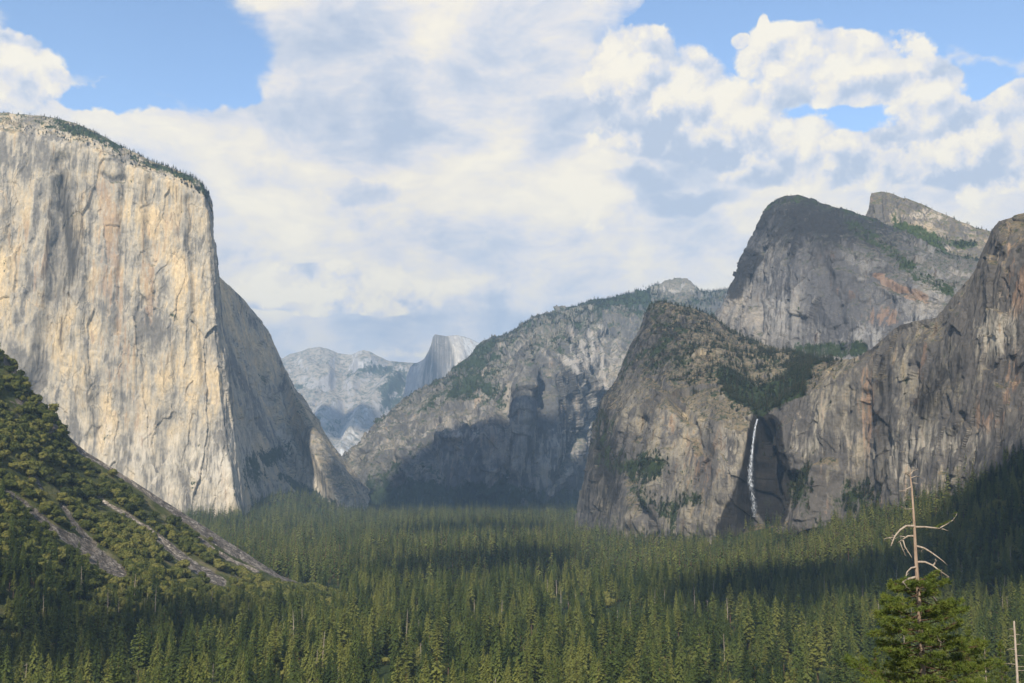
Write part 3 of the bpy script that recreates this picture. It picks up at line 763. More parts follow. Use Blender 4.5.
scree = [([(68, 438), (82, 452), (100, 462), (150, 492), (190, 520), (230, 548), (262, 566), (296, 582)], [3, 4, 5, 6.5, 8, 8, 7, 4]),
         ([(95, 494), (104, 502), (130, 516), (155, 535), (175, 552), (195, 568), (222, 582)], [1.6, 3, 3, 4.5, 6, 8, 7]),
         ([(0, 486), (12, 495), (32, 510), (52, 528), (80, 545), (100, 560), (120, 572)], [3, 4, 5, 6, 10, 13, 9]),
         ([(38, 460), (36, 478), (42, 490)], [2, 3, 2]), ([(62, 505), (75, 525), (95, 545)], [3, 4, 4]), ([(198, 538), (225, 558), (258, 572)], [3, 3, 2])]
def marks_l(B, n, px, py, vs, us):
    M = np.zeros(B.shape[:2] + (4,))
    for p_, w_ in scree: M[..., 0] = np.maximum(M[..., 0], dlinem(px, py, p_, [.85 * q_ for q_ in w_]))
    for p_, w_ in (([(76, 443), (100, 458), (130, 480)], 2.2), ([(102, 500), (128, 514), (150, 530), (170, 548), (190, 565)], 2.0), ([(212, 548), (235, 562), (256, 571)], 1.8), ([(100, 516), (108, 521)], 1.5), ([(66, 472), (72, 476)], 1.5), ([(100, 462), (130, 482), (150, 495)], 1.6)):
        M[..., 1] = np.maximum(M[..., 1], dlinem(px, py, p_, w_))
    M[..., 2] = 1.1 * dlinem(px, py, [(0, 352), (15, 372), (40, 398), (56, 425)], 5) + 1.0 * dlinem(px, py, [(40, 410), (52, 420), (50, 435)], 4) + .7 * blob(px, py, 25, 402, 14, 6)
    return M
def disp_l(B, n, px, py, vs):
    d = 7 * fbm(B, 130, 4, .55, 3) + 1.8 * fbm(B, 22, 3, .6, 8)
    out = dlinem(px, py, [(0, 360), (20, 385), (50, 415), (52, 432)], 13)
    d += out * (16 * fbm(B, (50, 50, 80), 4, .6, 31, ridged=True) + 5)
    for p_, w_ in scree: d -= 2.5 * dlinem(px, py, p_, w_)
    return d
S_l = massif('hillside', left, 620, 360, M_slope, [(120, -10), (400, -260)], None, disp=disp_l, marks=marks_l,
             uw=[1, 1.2, .8, .8, .8, .8, 1, 1, 1, 1, .8, .6], warp=.35, label='brushy slope striped with grey scree, in front of the huge pale wall', cat='hillside', sm=6)

right = [
    [(655, 556, 2715), (658, 554, 2740), (662, 552, 2760)],
    [(690, 557, 2660), (698, 553, 2700), (712, 547, 2750)],
    [(728, 580, 1990), (740, 563, 2350), (760, 540, 2640)],
    [(785, 605, 1608), (788, 572, 2100), (800, 541, 2520)],
    [(850, 640, 1267), (845, 580, 1800), (850, 522, 2400)],
    [(920, 684, 1000), (905, 594, 1550), (905, 512, 2190)],
    [(1000, 724, 840), (985, 604, 1350), (968, 485, 2010)],
    [(1100, 774, 700), (1060, 604, 1200), (1030, 450, 1860)],
    [(1270, 834, 580), (1180, 594, 1050), (1150, 412, 1720)],
    [(1500, 900, 500), (1400, 594, 850), (1330, 380, 1450)],
]
S_r = massif('forested_slope', right, 360, 200, M_ground, [(220, 10), (500, -200)], None,
             disp=lambda B, n, px, py, vs: 9 * fbm(B, 260, 4, .5, 3), label='conifer-covered slope rising to the foot of the streaked cliff on the right', cat='hillside', sm=8)


def gh(x, y):
    """height of the valley floor"""
    x = np.asarray(x, float); y = np.asarray(y, float)
    near = 188.5 * (1 - ss(y, -20, 30)) + 0
    # steep slope under the viewpoint
    t = np.clip((y + 10) / 1000, 0, 1)
    h = 188.0 * (1 - t) ** 2.3
    h = np.where(y < -10, 188.0 + (-10 - y) * .25 * (y < -10), h)
    h = np.minimum(h, 700)
    h = h - 1.5 * ss(y, 2, 20) * (1 - ss(y, 60, 160))
    p = np.stack([x, y, 0 * x], -1)
    h = h + 7 * fbm(p, 420, 4, .5, 3) * ss(y, 300, 1000)
    h = h + 85 * np.exp(-((x + 960) / 210) ** 2 - ((y - 4800) / 330) ** 2)
    h = h + 25 * np.exp(-((x + 1050) / 300) ** 2 - ((y - 4000) / 500) ** 2)
    h = h + 65 * np.exp(-((x - 640) / 150) ** 2 - ((y - 2650) / 170) ** 2)
    h = h + 300 * ss(y, 9000, 20000)
    h = h - 4 * ss(np.abs(x) / np.maximum(y, 500), 1.5, 4)
    return h

gx = np.sign(np.linspace(-1, 1, 360)) * np.abs(np.linspace(-1, 1, 360)) ** 2.2 * 15000
gy = np.concatenate([np.linspace(-2500, -20, 40), np.linspace(-14, 200, 60), 200 + (np.linspace(0, 1, 420) ** 2)[1:] * 21000])
GX, GY = np.meshgrid(gx, gy, indexing='ij')
GZ = gh(GX, GY)
idx = np.arange(GX.size).reshape(GX.shape)
gf = np.stack([idx[:-1, :-1], idx[1:, :-1], idx[1:, 1:], idx[:-1, 1:]], -1).reshape(-1, 4)
ground = link('ground', mesh_fast('ground', np.stack([GX, GY, GZ], -1), gf, M_ground))
tag(ground, 'dark forest floor of the valley under the conifers', 'ground', kind='structure')

# ------------------------------------------------------------------ foliage materials
def leaf_material(name, lo, mid, hi, var=.5):
    m, t, out = material(name)
    oi = t.new('ShaderNodeObjectInfo'); geo = t.new('ShaderNodeNewGeometry')
    stand = t.noise(oi.outputs['Location'], .008, 4, .65)
    v = t.math('ADD', t.math('MULTIPLY', oi.outputs['Random'], var), t.math('MULTIPLY', t.math('MULTIPLY_ADD', t.math('SUBTRACT', stand, .5), 2.2, .5), 1.25 - var))
    v = t.math('ADD', v, t.math('MULTIPLY', t.noise(geo.outputs['Position'], .25, 3, .6), .35))
    col = t.ramp(v, [(.48, lo), (.80, mid), (1.08 if False else 1.0, hi)])
    finish(t, out, col, .7, None, .12, .32)
    return m
M_pine = leaf_material('pine_needles', (.034, .054, .016), (.100, .130, .030), (.19, .20, .048))
M_oak = leaf_material('oak_leaves', (.060, .075, .020), (.130, .145, .036), (.215, .205, .055), .6)
M_brush = leaf_material('far_brush', (.022, .035, .014), (.034, .050, .018), (.055, .07, .024))
def bark_material(name, a, b):
    m, t, out = material(name)
    geo = t.new('ShaderNodeNewGeometry')
    n = t.noise(t.vmath('MULTIPLY', geo.outputs['Position'], (3, 3, .6)), 1.0, 5, .7)
    col = t.ramp(n, [(.3, a), (.7, b)])
    bp = t.new('ShaderNodeBump'); bp.inputs['Distance'].default_value = .08; t.l.new(n, bp.inputs['Height'])
    finish(t, out, col, .9, bp.outputs[0], .1)
    return m
M_bark = bark_material('bark', (.06, .038, .025), (.16, .10, .065))
M_dead = bark_material('bleached_wood', (.22, .17, .13), (.46, .39, .32))
M_hero_bark = bark_material('orange_bark', (.20, .135, .095), (.46, .355, .27))

# ------------------------------------------------------------------ tree meshes
class TB:
    """triangle builder"""
    def __init__(s): s.v = []; s.f = []; s.n = 0
    def tri(s, a, b, c):
        s.v += [a, b, c]; s.f.append((s.n, s.n + 1, s.n + 2)); s.n += 3
    def tube(s, pts, rs, k=6):
        rings = []
        for i, (p, r) in enumerate(zip(pts, rs)):
            p = np.array(p, float)
            q = np.array(pts[min(i + 1, len(pts) - 1)], float) - np.array(pts[max(i - 1, 0)], float)
            q /= np.linalg.norm(q) + 1e-9
            u = np.cross(q, (0.3, 0.9, .1)); u /= np.linalg.norm(u) + 1e-9
            w = np.cross(q, u)
            ring = []
            for j in range(k):
                a = 2 * math.pi * j / k
                s.v.append(tuple(p + r * (u * math.cos(a) + w * math.sin(a)))); ring.append(s.n); s.n += 1
            rings.append(ring)
        for a, b in zip(rings[:-1], rings[1:]):
            for j in range(k):
                s.f.append((a[j], a[(j + 1) % k], b[(j + 1) % k])); s.f.append((a[j], b[(j + 1) % k], b[j]))
        for j in range(1, k - 1):
            s.f.append((rings[-1][0], rings[-1][j], rings[-1][j + 1]))
    def mesh(s, name, mat, smooth=False):
        return mesh_fast(name, np.array(s.v), np.array(s.f), mat, smooth, 3)


def conifer(seed, h=36., rmax=5.2, nb=110, spray=4, base=.16, gap=.12, droop=.25, shape=.8, mat=None):
    rg = random.Random(seed)
    tk = TB()
    lean = rg.uniform(-.3, .3)
    tk.tube([(0, 0, -3), (lean * .3, 0, h * .4), (lean, 0, h * .98)], [h * .013 + .12, h * .009 + .08, .05], 6)
    cr = TB()
    for i in range(nb):
        t = base + (1 - base) * ((i + rg.random()) / nb) ** .92
        if rg.random() < gap: continue
        L = rmax * (1 - t) ** shape * rg.uniform(.62, 1.15) + .35
        if t < base + .08: L *= rg.uniform(.5, .9)
        az = i * 2.399 + rg.uniform(-.5, .5)
        c, s_ = math.cos(az), math.sin(az)
        z0 = t * h
        up = .35 if t > .8 else .08
        for k in range(spray):
            f0 = (k + rg.uniform(.0, .3)) / spray; f1 = min(1.15, f0 + 1.6 / spray)
            wd = L * (.42 - .2 * f0) * (.74 if spray > 3 else 1) * rg.uniform(.7, 1.2) + .15
            r0, r1 = L * f0, L * f1
            za = z0 + L * (up * f0 - droop * f0 * f0 * 1.6) + rg.uniform(-.25, .25)
            zb = z0 + L * (up * f1 - droop * f1 * f1 * 1.6) + rg.uniform(-.35, .2)
            tw = rg.uniform(-.5, .5)
            m_ = (r0 + r1) / 2; zm = (za + zb) / 2
            A = (c * r0, s_ * r0, za)
            Bp = (c * r1, s_ * r1, zb)
            D = (c * m_ - s_ * wd, s_ * m_ + c * wd, zm - wd * .25 + tw * wd)
            E = (c * m_ + s_ * wd, s_ * m_ - c * wd, zm - wd * .25 - tw * wd)
            cr.tri(A, D, Bp); cr.tri(A, Bp, E)
    for k in range(4):
        a = k * 1.57
        cr.tri((0, 0, h * 1.03), (math.cos(a) * .45, math.sin(a) * .45, h * .93), (math.cos(a + 1.6) * .45, math.sin(a + 1.6) * .45, h * .93))
    return tk.mesh('trunk', M_bark, True), cr.mesh('crown', mat or M_pine)


def broad(seed, r=5.5, n=420, leaf=.95, mat=None, flat=.75):
    rg = random.Random(seed)
    tk = TB()
    tk.tube([(0, 0, -2), (0, 0, r * .35), (.2, 0, r * .8)], [.35, .28, .12], 5)
    for k in range(4):
        a = k * 1.6 + rg.random()
        tk.tube([(0, 0, r * .35), (math.cos(a) * r * .3, math.sin(a) * r * .3, r * .7), (math.cos(a) * r * .55, math.sin(a) * r * .55, r * .95)], [.2, .14, .05], 4)
    cr = TB()
    cl = []
    for k in range(11):
        a = rg.uniform(0, 6.28); q = rg.uniform(.1, .62) * r
        cl.append((math.cos(a) * q, math.sin(a) * q, r * (.55 + rg.uniform(0, .75) * flat), r * rg.uniform(.3, .5)))
    for i in range(n):
        cx, cy, cz, q = cl[i % len(cl)]
        d = np.array([rg.gauss(0, 1), rg.gauss(0, 1), rg.gauss(.25, .8)]); d /= np.linalg.norm(d)
        p = np.array([cx, cy, cz]) + d * q * rg.uniform(.75, 1.08)
        u = np.cross(d, [rg.gauss(0, 1), rg.gauss(0, 1), rg.gauss(0, 1)]); u /= np.linalg.norm(u) + 1e-9
        w = np.cross(d, u) + d * rg.uniform(-.5, .5)
        s_ = leaf * rg.uniform(.6, 1.3)
        cr.tri(tuple(p + u * s_), tuple(p - u * s_ * .6 + w * s_), tuple(p - u * s_ * .6 - w * s_))
    return tk.mesh('trunk', M_bark, True), cr.mesh('crown', mat or M_oak)


def snag(seed, h=26.):
    rg = random.Random(seed)
    tk = TB()
    tk.tube([(0, 0, -2), (.2, 0, h * .5), (rg.uniform(-.8, .8), .3, h)], [.42, .3, .07], 6)
    br = TB()
    for k in range(26):
        t = rg.uniform(.3, .97); a = rg.uniform(0, 6.28); L = (1 - t) * 4.2 + rg.uniform(.4, 1.4)
        z = h * t
        br.tube([(.1, 0, z), (math.cos(a) * L * .6, math.sin(a) * L * .6, z + L * .05), (math.cos(a) * L, math.sin(a) * L, z - L * rg.uniform(0, .3))], [.09, .06, .02], 3)
    return tk.mesh('trunk', M_dead, True), br.mesh('dead_branches', M_dead)


PINES = [conifer(s, h, r, nb, 5, b, g, d, sh) for s, h, r, nb, b, g, d, sh in
         [(1, 38, 6.6, 210, .12, .10, .28, .75), (2, 42, 5.6, 210, .16, .14, .32, .7), (3, 34, 7.4, 190, .1, .12, .2, .85), (4, 40, 6.2, 150, .28, .3, .22, .55), (5, 28, 6.0, 190, .06, .05, .3, .9), (6, 44, 7.6, 190, .3, .28, .12, .5)]]
OAKS = [broad(s, r, 620, .85, M_oak, fl) for s, r, fl in [(21, 5.8, .75), (22, 5.0, .9), (23, 6.6, .6), (24, 4.6, .7)]]
SNAGS = [snag(s, h) for s, h in [(31, 30), (32, 24), (33, 34)]]
print('protos', round(time.time() - T0, 1))

# ------------------------------------------------------------------ planting
def stuff_points(name, pts, scale, rot, pick, protos, label, cat):
    me = bpy.data.meshes.new(name)
    me.vertices.add(len(pts)); me.vertices.foreach_set('co', np.asarray(pts, np.float32).ravel())
    for an, ty, arr in (('tree_scale', 'FLOAT_VECTOR', scale), ('tree_turn', 'FLOAT', rot), ('tree_kind', 'INT', pick)):
        a = me.attributes.new(an, ty, 'POINT')
        a.data.foreach_set('vector' if ty == 'FLOAT_VECTOR' else 'value', np.asarray(arr, np.int32 if ty == 'INT' else np.float32).ravel())
    o = link(name, me)
    tag(o, label, cat, kind='stuff')
    g = bpy.data.node_groups.new(name, 'GeometryNodeTree')
    g.interface.new_socket('Geometry', in_out='INPUT', socket_type='NodeSocketGeometry')
    g.interface.new_socket('Geometry', in_out='OUTPUT', socket_type='NodeSocketGeometry')
    gi = g.nodes.new('NodeGroupInput'); go = g.nodes.new('NodeGroupOutput')
    iop = g.nodes.new('GeometryNodeInstanceOnPoints')
    g.links.new(gi.outputs[0], iop.inputs['Points'])
    gjoin = g.nodes.new('GeometryNodeJoinGeometry')
    for tko, cro in reversed(protos):
        j = g.nodes.new('GeometryNodeJoinGeometry')
        for ob in (tko, cro):
            if ob is None: continue
            inf = g.nodes.new('GeometryNodeObjectInfo'); inf.inputs['Object'].default_value = ob
            inf.transform_space = 'ORIGINAL'
            g.links.new(inf.outputs['Geometry'], j.inputs[0])
        ti = g.nodes.new('GeometryNodeGeometryToInstance')
        g.links.new(j.outputs[0], ti.inputs[0]); g.links.new(ti.outputs[0], gjoin.inputs[0])
    g.links.new(gjoin.outputs[0], iop.inputs['Instance'])
    iop.inputs['Pick Instance'].default_value = True
    def attr(nm, ty):
        n = g.nodes.new('GeometryNodeInputNamedAttribute'); n.data_type = ty; n.inputs['Name'].default_value = nm
        return n.outputs['Attribute']
    g.links.new(attr('tree_kind', 'INT'), iop.inputs['Instance Index'])
    cx = g.nodes.new('ShaderNodeCombineXYZ'); g.links.new(attr('tree_turn', 'FLOAT'), cx.inputs[2])
    g.links.new(cx.outputs[0], iop.inputs['Rotation'])
    g.links.new(attr('tree_scale', 'FLOAT_VECTOR'), iop.inputs['Scale'])
    g.links.new(iop.outputs[0], go.inputs[0])
    md = o.modifiers.new('planting', 'NODES'); md.node_group = g
    return o


def proto_objs(meshes):
    """source shapes for the masses (kept out of the scene itself)"""
    return [tuple(bpy.data.objects.new(n, m) if m else None for n, m in zip(('trunk', 'crown'), pr)) for pr in meshes]


def sample_massif(S, n, w, seed):
    """n random surface points on a massif, weighted by w (per vertex)"""
    rg = np.random.default_rng(seed)
    B = S.B
    a = np.linalg.norm(np.cross(B[1:, :-1] - B[:-1, :-1], B[:-1, 1:] - B[:-1, :-1]), axis=-1)
    ww = (w[:-1, :-1] * a).ravel(); ww = np.maximum(ww, 0); ww /= ww.sum()
    k = rg.choice(ww.size, n, p=ww)
    i, j = np.unravel_index(k, a.shape)
    f, g = rg.random(n)[:, None], rg.random(n)[:, None]
    p = B[i, j] + (B[i + 1, j] - B[i, j]) * f + (B[i, j + 1] - B[i, j]) * g
    return p, i, j


def surf_z(S, x, y):
    """height of a gentle massif surface under x,y by nearest vertex (None-like -1e9 outside)"""
    return None

# forest on the valley floor and the right slope
def floor_points():
    out = []
    rg = np.random.default_rng(3)
    for (y0, y1, area, fr) in ((470, 1000, 150, .53), (1000, 1500, 150, .53), (1500, 2200, 150, .52), (2200, 3300, 190, .5), (3300, 6300, 280, .5)):
        A = (y1 * y1 - y0 * y0) * fr
        n = int(A / area)
        y = np.sqrt(rg.random(n) * (y1 * y1 - y0 * y0) + y0 * y0)
        x = (rg.random(n) * 2 - 1) * y * fr
        out.append(np.stack([x, y, gh(x, y)], -1))
    p = np.concatenate(out)
    # clearings and uneven density
    q = fbm(p * (1, 1, 0), 160, 3, .5, 7)
    keep = rg.random(len(p)) < np.clip(.9 + q * 1.8, .12, 1)
    # a strip of meadow gaps in front of the pale wall
    return p[keep]
FP = floor_points()
# drop floor trees that stand below the left hillside
hx, hy = S_l.B[..., 0], S_l.B[..., 1]
pxf, pyf = PX(FP)
crest_x = np.array([-420, -180, -60, 0, 60, 130, 230, 323, 358]); 
near_hill = (pxf < 350) & (FP[:, 1] > np.interp(pxf, [-300, 0, 90, 180, 275, 350], [850, 1130, 1230, 1340, 1450, 1500])) & (FP[:, 1] < np.interp(pxf, [-300, 0, 130, 283, 358], [1700, 1950, 1950, 1850, 1780]))
on_right = (FP[:, 1] < np.interp(pxf, [655, 712, 800, 905, 1030], [2740, 2760, 2600, 2300, 2000])) & (FP[:, 1] > np.interp(pxf, [640, 690, 728, 785, 850, 920, 1000, 1100], [2760, 2660, 2020, 1640, 1290, 1020, 860, 700])) & (pxf > 660)
FP = FP[~near_hill & ~on_right]
wr = (S_r.vs <= 2.05)[None, :] * np.ones(S_r.B.shape[:2]) * (S_r.px > 650) * (S_r.px < 1100)
RP, _, _ = sample_massif(S_r, 5600, wr, 4)
# conifers on the lower part of the left hillside and its crest, oaks on the upper part
sm_ = 1 - ss(S_l.M[..., 0] + S_l.M[..., 1], .2, .6)
vis = (S_l.px > -130) & (S_l.px < 360)
low = (1 - ss(S_l.vs, .9, 1.9))[None, :] * np.ones(S_l.B.shape[:2])
LP, _, _ = sample_massif(S_l, 1100, sm_ * vis * low, 5)
wo = sm_ * vis * (.25 + .75 * ss(S_l.vs, .4, 1.3))[None, :] * (S_l.vs < 4.3)[None, :] * (1 - .8 * np.clip(S_l.M[..., 2], 0, 1))
wo = wo * np.clip(.55 + 2.2 * fbm(S_l.B, 55, 3, .5, 77), .06, 1.6)
def scree_at(px, py):
    m = np.zeros(px.shape)
    for p_, w_ in scree: m = np.maximum(m, 1 - ss(dline(px, py, p_, [.85 * q_ for q_ in w_]), .5, 1.2))
    return m
OP, _, _ = sample_massif(S_l, 5200, wo, 6)
for P_ in ('OP', 'LP'):
    arr = globals()[P_]; ax_, ay_ = PX(arr); hh = (0, 2.5, 5, 7.5) if P_ == 'OP' else (0, 6, 12, 18)
    m_ = np.max([scree_at(ax_, ay_ - q_) for q_ in hh], 0)
    globals()[P_] = arr[(m_ < .45) | ((np.random.default_rng(5).random(len(arr)) < .07) & (P_ == 'OP')) | ((P_ == 'LP') & (ay_ > 598))]

con = np.concatenate([FP, RP, LP])
rg = np.random.default_rng(8)
con_s = (1.2 - .22 * ss(con[:, 1], 900, 2200)) * (.42 + .85 * rg.beta(2.2, 2.0, len(con))) * np.where(rg.random(len(con)) < .22, .55, 1)
con_s[len(FP) + len(RP):] *= .72
con_s[len(FP):len(FP) + len(RP)] *= .85
con_k = rg.integers(0, 6, len(con))
bush = rg.random(len(con)) < np.where(PX(con)[0] < 330, .38, .27)
con_k = np.where(bush, rg.integers(6, 10, len(con)), con_k)
deadm = (~bush) & (rg.random(len(con)) < .035)
con_s = np.where(bush, con_s * 1.5, con_s)
con_r = rg.uniform(0, 6.28, len(con))
# which are seen largest
cpx, cpy = PX(con + np.array([0, 0, 1.0]) * (con_s * np.where(bush, 9, 36))[:, None])
con_k = np.where(deadm, rg.integers(10, 13, len(con)), con_k)
inframe = (cpx > 4) & (cpx < 1020) & (cpy < 668)
size = con_s * np.where(bush, 14, 38) / con[:, 1] * inframe * ~deadm
order = np.argsort(-size)
ind = order[:290]
rest = np.setdiff1d(np.arange(len(con)), ind)


def place_tree(name, protos, k, p, s, turn, label, cat, group, part2='crown'):
    root = bpy.data.objects.new(name, None); C.objects.link(root)
    root.empty_display_size = 2
    root.location = p; root.scale = (s[0], s[0], s[1]); root.rotation_euler = (0, 0, turn)
    tag(root, label, cat, group)
    a = bpy.data.objects.new('trunk', protos[k][0]); C.objects.link(a); a.parent = root
    b = bpy.data.objects.new(part2, protos[k][1]); C.objects.link(b); b.parent = root
    return root

def zone(px):
    for lim, nm in ((170, 'below the dark scree fan'), (340, 'at the foot of the striped slope'), (520, 'in the sunlit forest under the distant range'),
                    (700, 'under the prow of the waterfall cliff'), (850, 'below the waterfall'), (1100, 'around the dead-topped pine')):
        if px < lim: return nm
ALLT = PINES + OAKS
kinds_c = ['dense conifer', 'tall slender conifer', 'wide-skirted conifer', 'sparse tall pine', 'short thick conifer', 'open-crowned tall pine'] + ['round-crowned broadleaf tree'] * 4
for i in ind:
    w_ = rg.uniform(.88, 1.18)
    if con[i, 1] < 760: row = 'row nearest the bottom'
    elif con[i, 1] < 830: row = 'second row up'
    else: row = 'third row up'
    place_tree('broadleaf_tree' if con_k[i] > 5 else 'conifer_tree', ALLT, int(con_k[i]), con[i], (con_s[i] * w_, con_s[i]), con_r[i],
               f'{kinds_c[con_k[i]]} {zone(cpx[i])}, {row}'.replace('striped slope', 'slope').replace('sunlit forest under the distant range', 'valley middle'), 'tree', 'broadleaf trees of the near forest' if con_k[i] > 5 else 'conifers of the near valley forest')
sc3 = np.stack([con_s * rg.uniform(.88, 1.2, len(con))] * 2 + [con_s], -1)
PO = proto_objs(ALLT + SNAGS)
FAR = proto_objs([conifer(40 + k, h, r, 46, 2, b, .08, .28, .75) for k, (h, r, b) in enumerate([(38, 7.0, .12), (42, 6.2, .18), (33, 7.4, .08), (40, 6.6, .25)])])
nr_ = rest[con[rest, 1] < 1900]; fr_ = rest[con[rest, 1] >= 1900]
stuff_points('forest', con[nr_], sc3[nr_], con_r[nr_], con_k[nr_], PO, 'mass of conifers covering the valley floor behind the nearest trees', 'forest')
stuff_points('distant_forest', con[fr_], sc3[fr_], con_r[fr_], con_k[fr_] % 4, FAR, 'far conifer forest carpeting the valley floor up to the cliffs', 'forest')

# oaks
os_ = rg.uniform(.4, 1.0, len(OP)) ** 1.3 * 1.75; ok = rg.integers(0, 4, len(OP)); orr = rg.uniform(0, 6.28, len(OP))
opx, opy = PX(OP)
osz = os_ / OP[:, 1] * ((opx > 3) & (opx < 350) & (opy < 683))
oo = np.argsort(-osz); oin = oo[:280]; ores = np.setdiff1d(np.arange(len(OP)), oin)
def ozone(px, py):
    a = 'on the upper' if py < 480 else ('on the middle' if py < 560 else 'on the lower')
    b = 'left of the long scree streaks' if px < 75 else ('between the scree streaks' if px < 190 else 'near the toe of the scree streaks')
    return f'{a} striped slope, {b}'
kinds_o = ['round olive-green oak', 'small bushy oak', 'broad spreading oak', 'low dense oak']
for i in oin:
    place_tree('oak_tree', OAKS, int(ok[i]), OP[i], (os_[i], os_[i] * .9), orr[i], f'{kinds_o[ok[i]]} {ozone(opx[i], opy[i])}', 'tree', 'oaks on the striped slope')
stuff_points('oak_scrub', OP[ores], np.stack([os_[ores]] * 3, -1), orr[ores], ok[ores], proto_objs(OAKS), 'olive-green oak scrub covering the striped slope between scree', 'scrub')

LEDGE = proto_objs([conifer(60 + k, h, r, 40, 2, b, .1, .25, .75, M_brush) for k, (h, r, b) in enumerate([(36, 7.5, .08), (30, 8.5, .05), (40, 7.0, .1), (20, 9.0, .05)])])
# trees and brush on the cliffs: small, uncountable
PT = []; PS = []
def scatter(S, n, w, smin, smax, seed):
    p, i, j = sample_massif(S, n, w, seed)
    PT.append(p); PS.append(np.random.default_rng(seed).uniform(smin, smax, n))
def nzok(S, lo=.35): return ss(S.n[..., 2], lo, lo + .25)
onscreen = lambda S: ((S.px > -30) & (S.px < 1054)) * 1.0
scatter(S_cap, 900, onscreen(S_cap) * ((S_cap.vs > 4.1) & (S_cap.vs < 5.15))[None, :] * (S_cap.px < 212) * (fbm(S_cap.B, 140, 3) > -.12), .28, .62, 21)
scatter(S_cap, 260, onscreen(S_cap) * (S_cap.M[..., 0] > .45) * (S_cap.px > 215), .35, .7, 22)
scatter(S_tip, 4200, onscreen(S_tip) * (S_tip.M[..., 0] > .36) * (S_tip.vs < 6.2)[None, :], .25, .7, 23)
scatter(S_tip, 900, onscreen(S_tip) * nzok(S_tip) * (S_tip.px < 860) * (S_tip.vs < 6.2)[None, :], .18, .42, 24)
scatter(S_tip, 110, onscreen(S_tip) * ((S_tip.vs > 5.7) & (S_tip.vs < 6.1))[None, :] * (S_tip.px > 645) * (S_tip.px < 722), .3, .55, 25)
scatter(S_hi, 600, (S_hi.M[..., 0] > .4) * 1.0 * (S_hi.vs < 6.1)[None, :], .22, .5, 26)
scatter(S_sp, 650, (S_sp.M[..., 0] > .45) * 1.0 * (S_sp.vs < 5.1)[None, :], .2, .5, 27)
scatter(S_sp, 70, ((S_sp.vs > 4.7) & (S_sp.vs < 5.1))[None, :] * 1.0 * np.ones(S_sp.px.shape), .25, .6, 28)
scatter(S_w, 5200, (S_w.M[..., 0] > .4) * 1.0 * (S_w.vs < 6.2)[None, :] * (S_w.px > 335) * (S_w.px < 745), .35, .75, 29)
scatter(S_w, 1300, ((S_w.vs > 5.6) & (S_w.vs < 6.12))[None, :] * 1.0 * (S_w.px > 385) * (S_w.px < 745) * (np.abs(S_w.px - 676) > 18), .45, .85, 30)
PT = np.concatenate(PT); PS = np.concatenate(PS)
kk = rg.integers(0, 4, len(PT))
stuff_points('cliff_trees', PT, np.stack([PS * 1.15, PS * 1.15, PS], -1), rg.uniform(0, 6.28, len(PT)), kk, LEDGE, 'tiny dark conifers clinging to ledges and rims of the cliffs', 'vegetation')

# dead snags in the forest
sel = [(38, 600), (60, 610), (77, 575), (104, 585), (131, 570), (152, 590), (172, 560), (190, 600), (215, 625), (247, 605), (262, 640), (300, 610), (28, 640), (420, 615), (437, 635), (470, 600), (640, 640), (700, 650), (823, 600), (566, 650), (350, 640), (375, 600), (745, 610), (962, 560), (1000, 580)]
for q, (sx, sy) in enumerate(sel):
    # nearest conifer root in that part of the forest gives the standing place
    bx, by = PX(con)
    m_ = np.hypot(bx - sx, by - (sy + 25))
    i = int(np.argmin(m_)); p = con[i] + np.array([4.0, -3.0, 0])
    place_tree('dead_tree', SNAGS, q % 3, p, (1.1, rg.uniform(.8, 1.15)), rg.uniform(0, 6.28), f'bare grey snag {zone(sx)}, among live crowns', 'dead tree', 'bare snags in the forest', 'dead_branches')
print('planted', len(con), len(PT), round(time.time() - T0, 1))

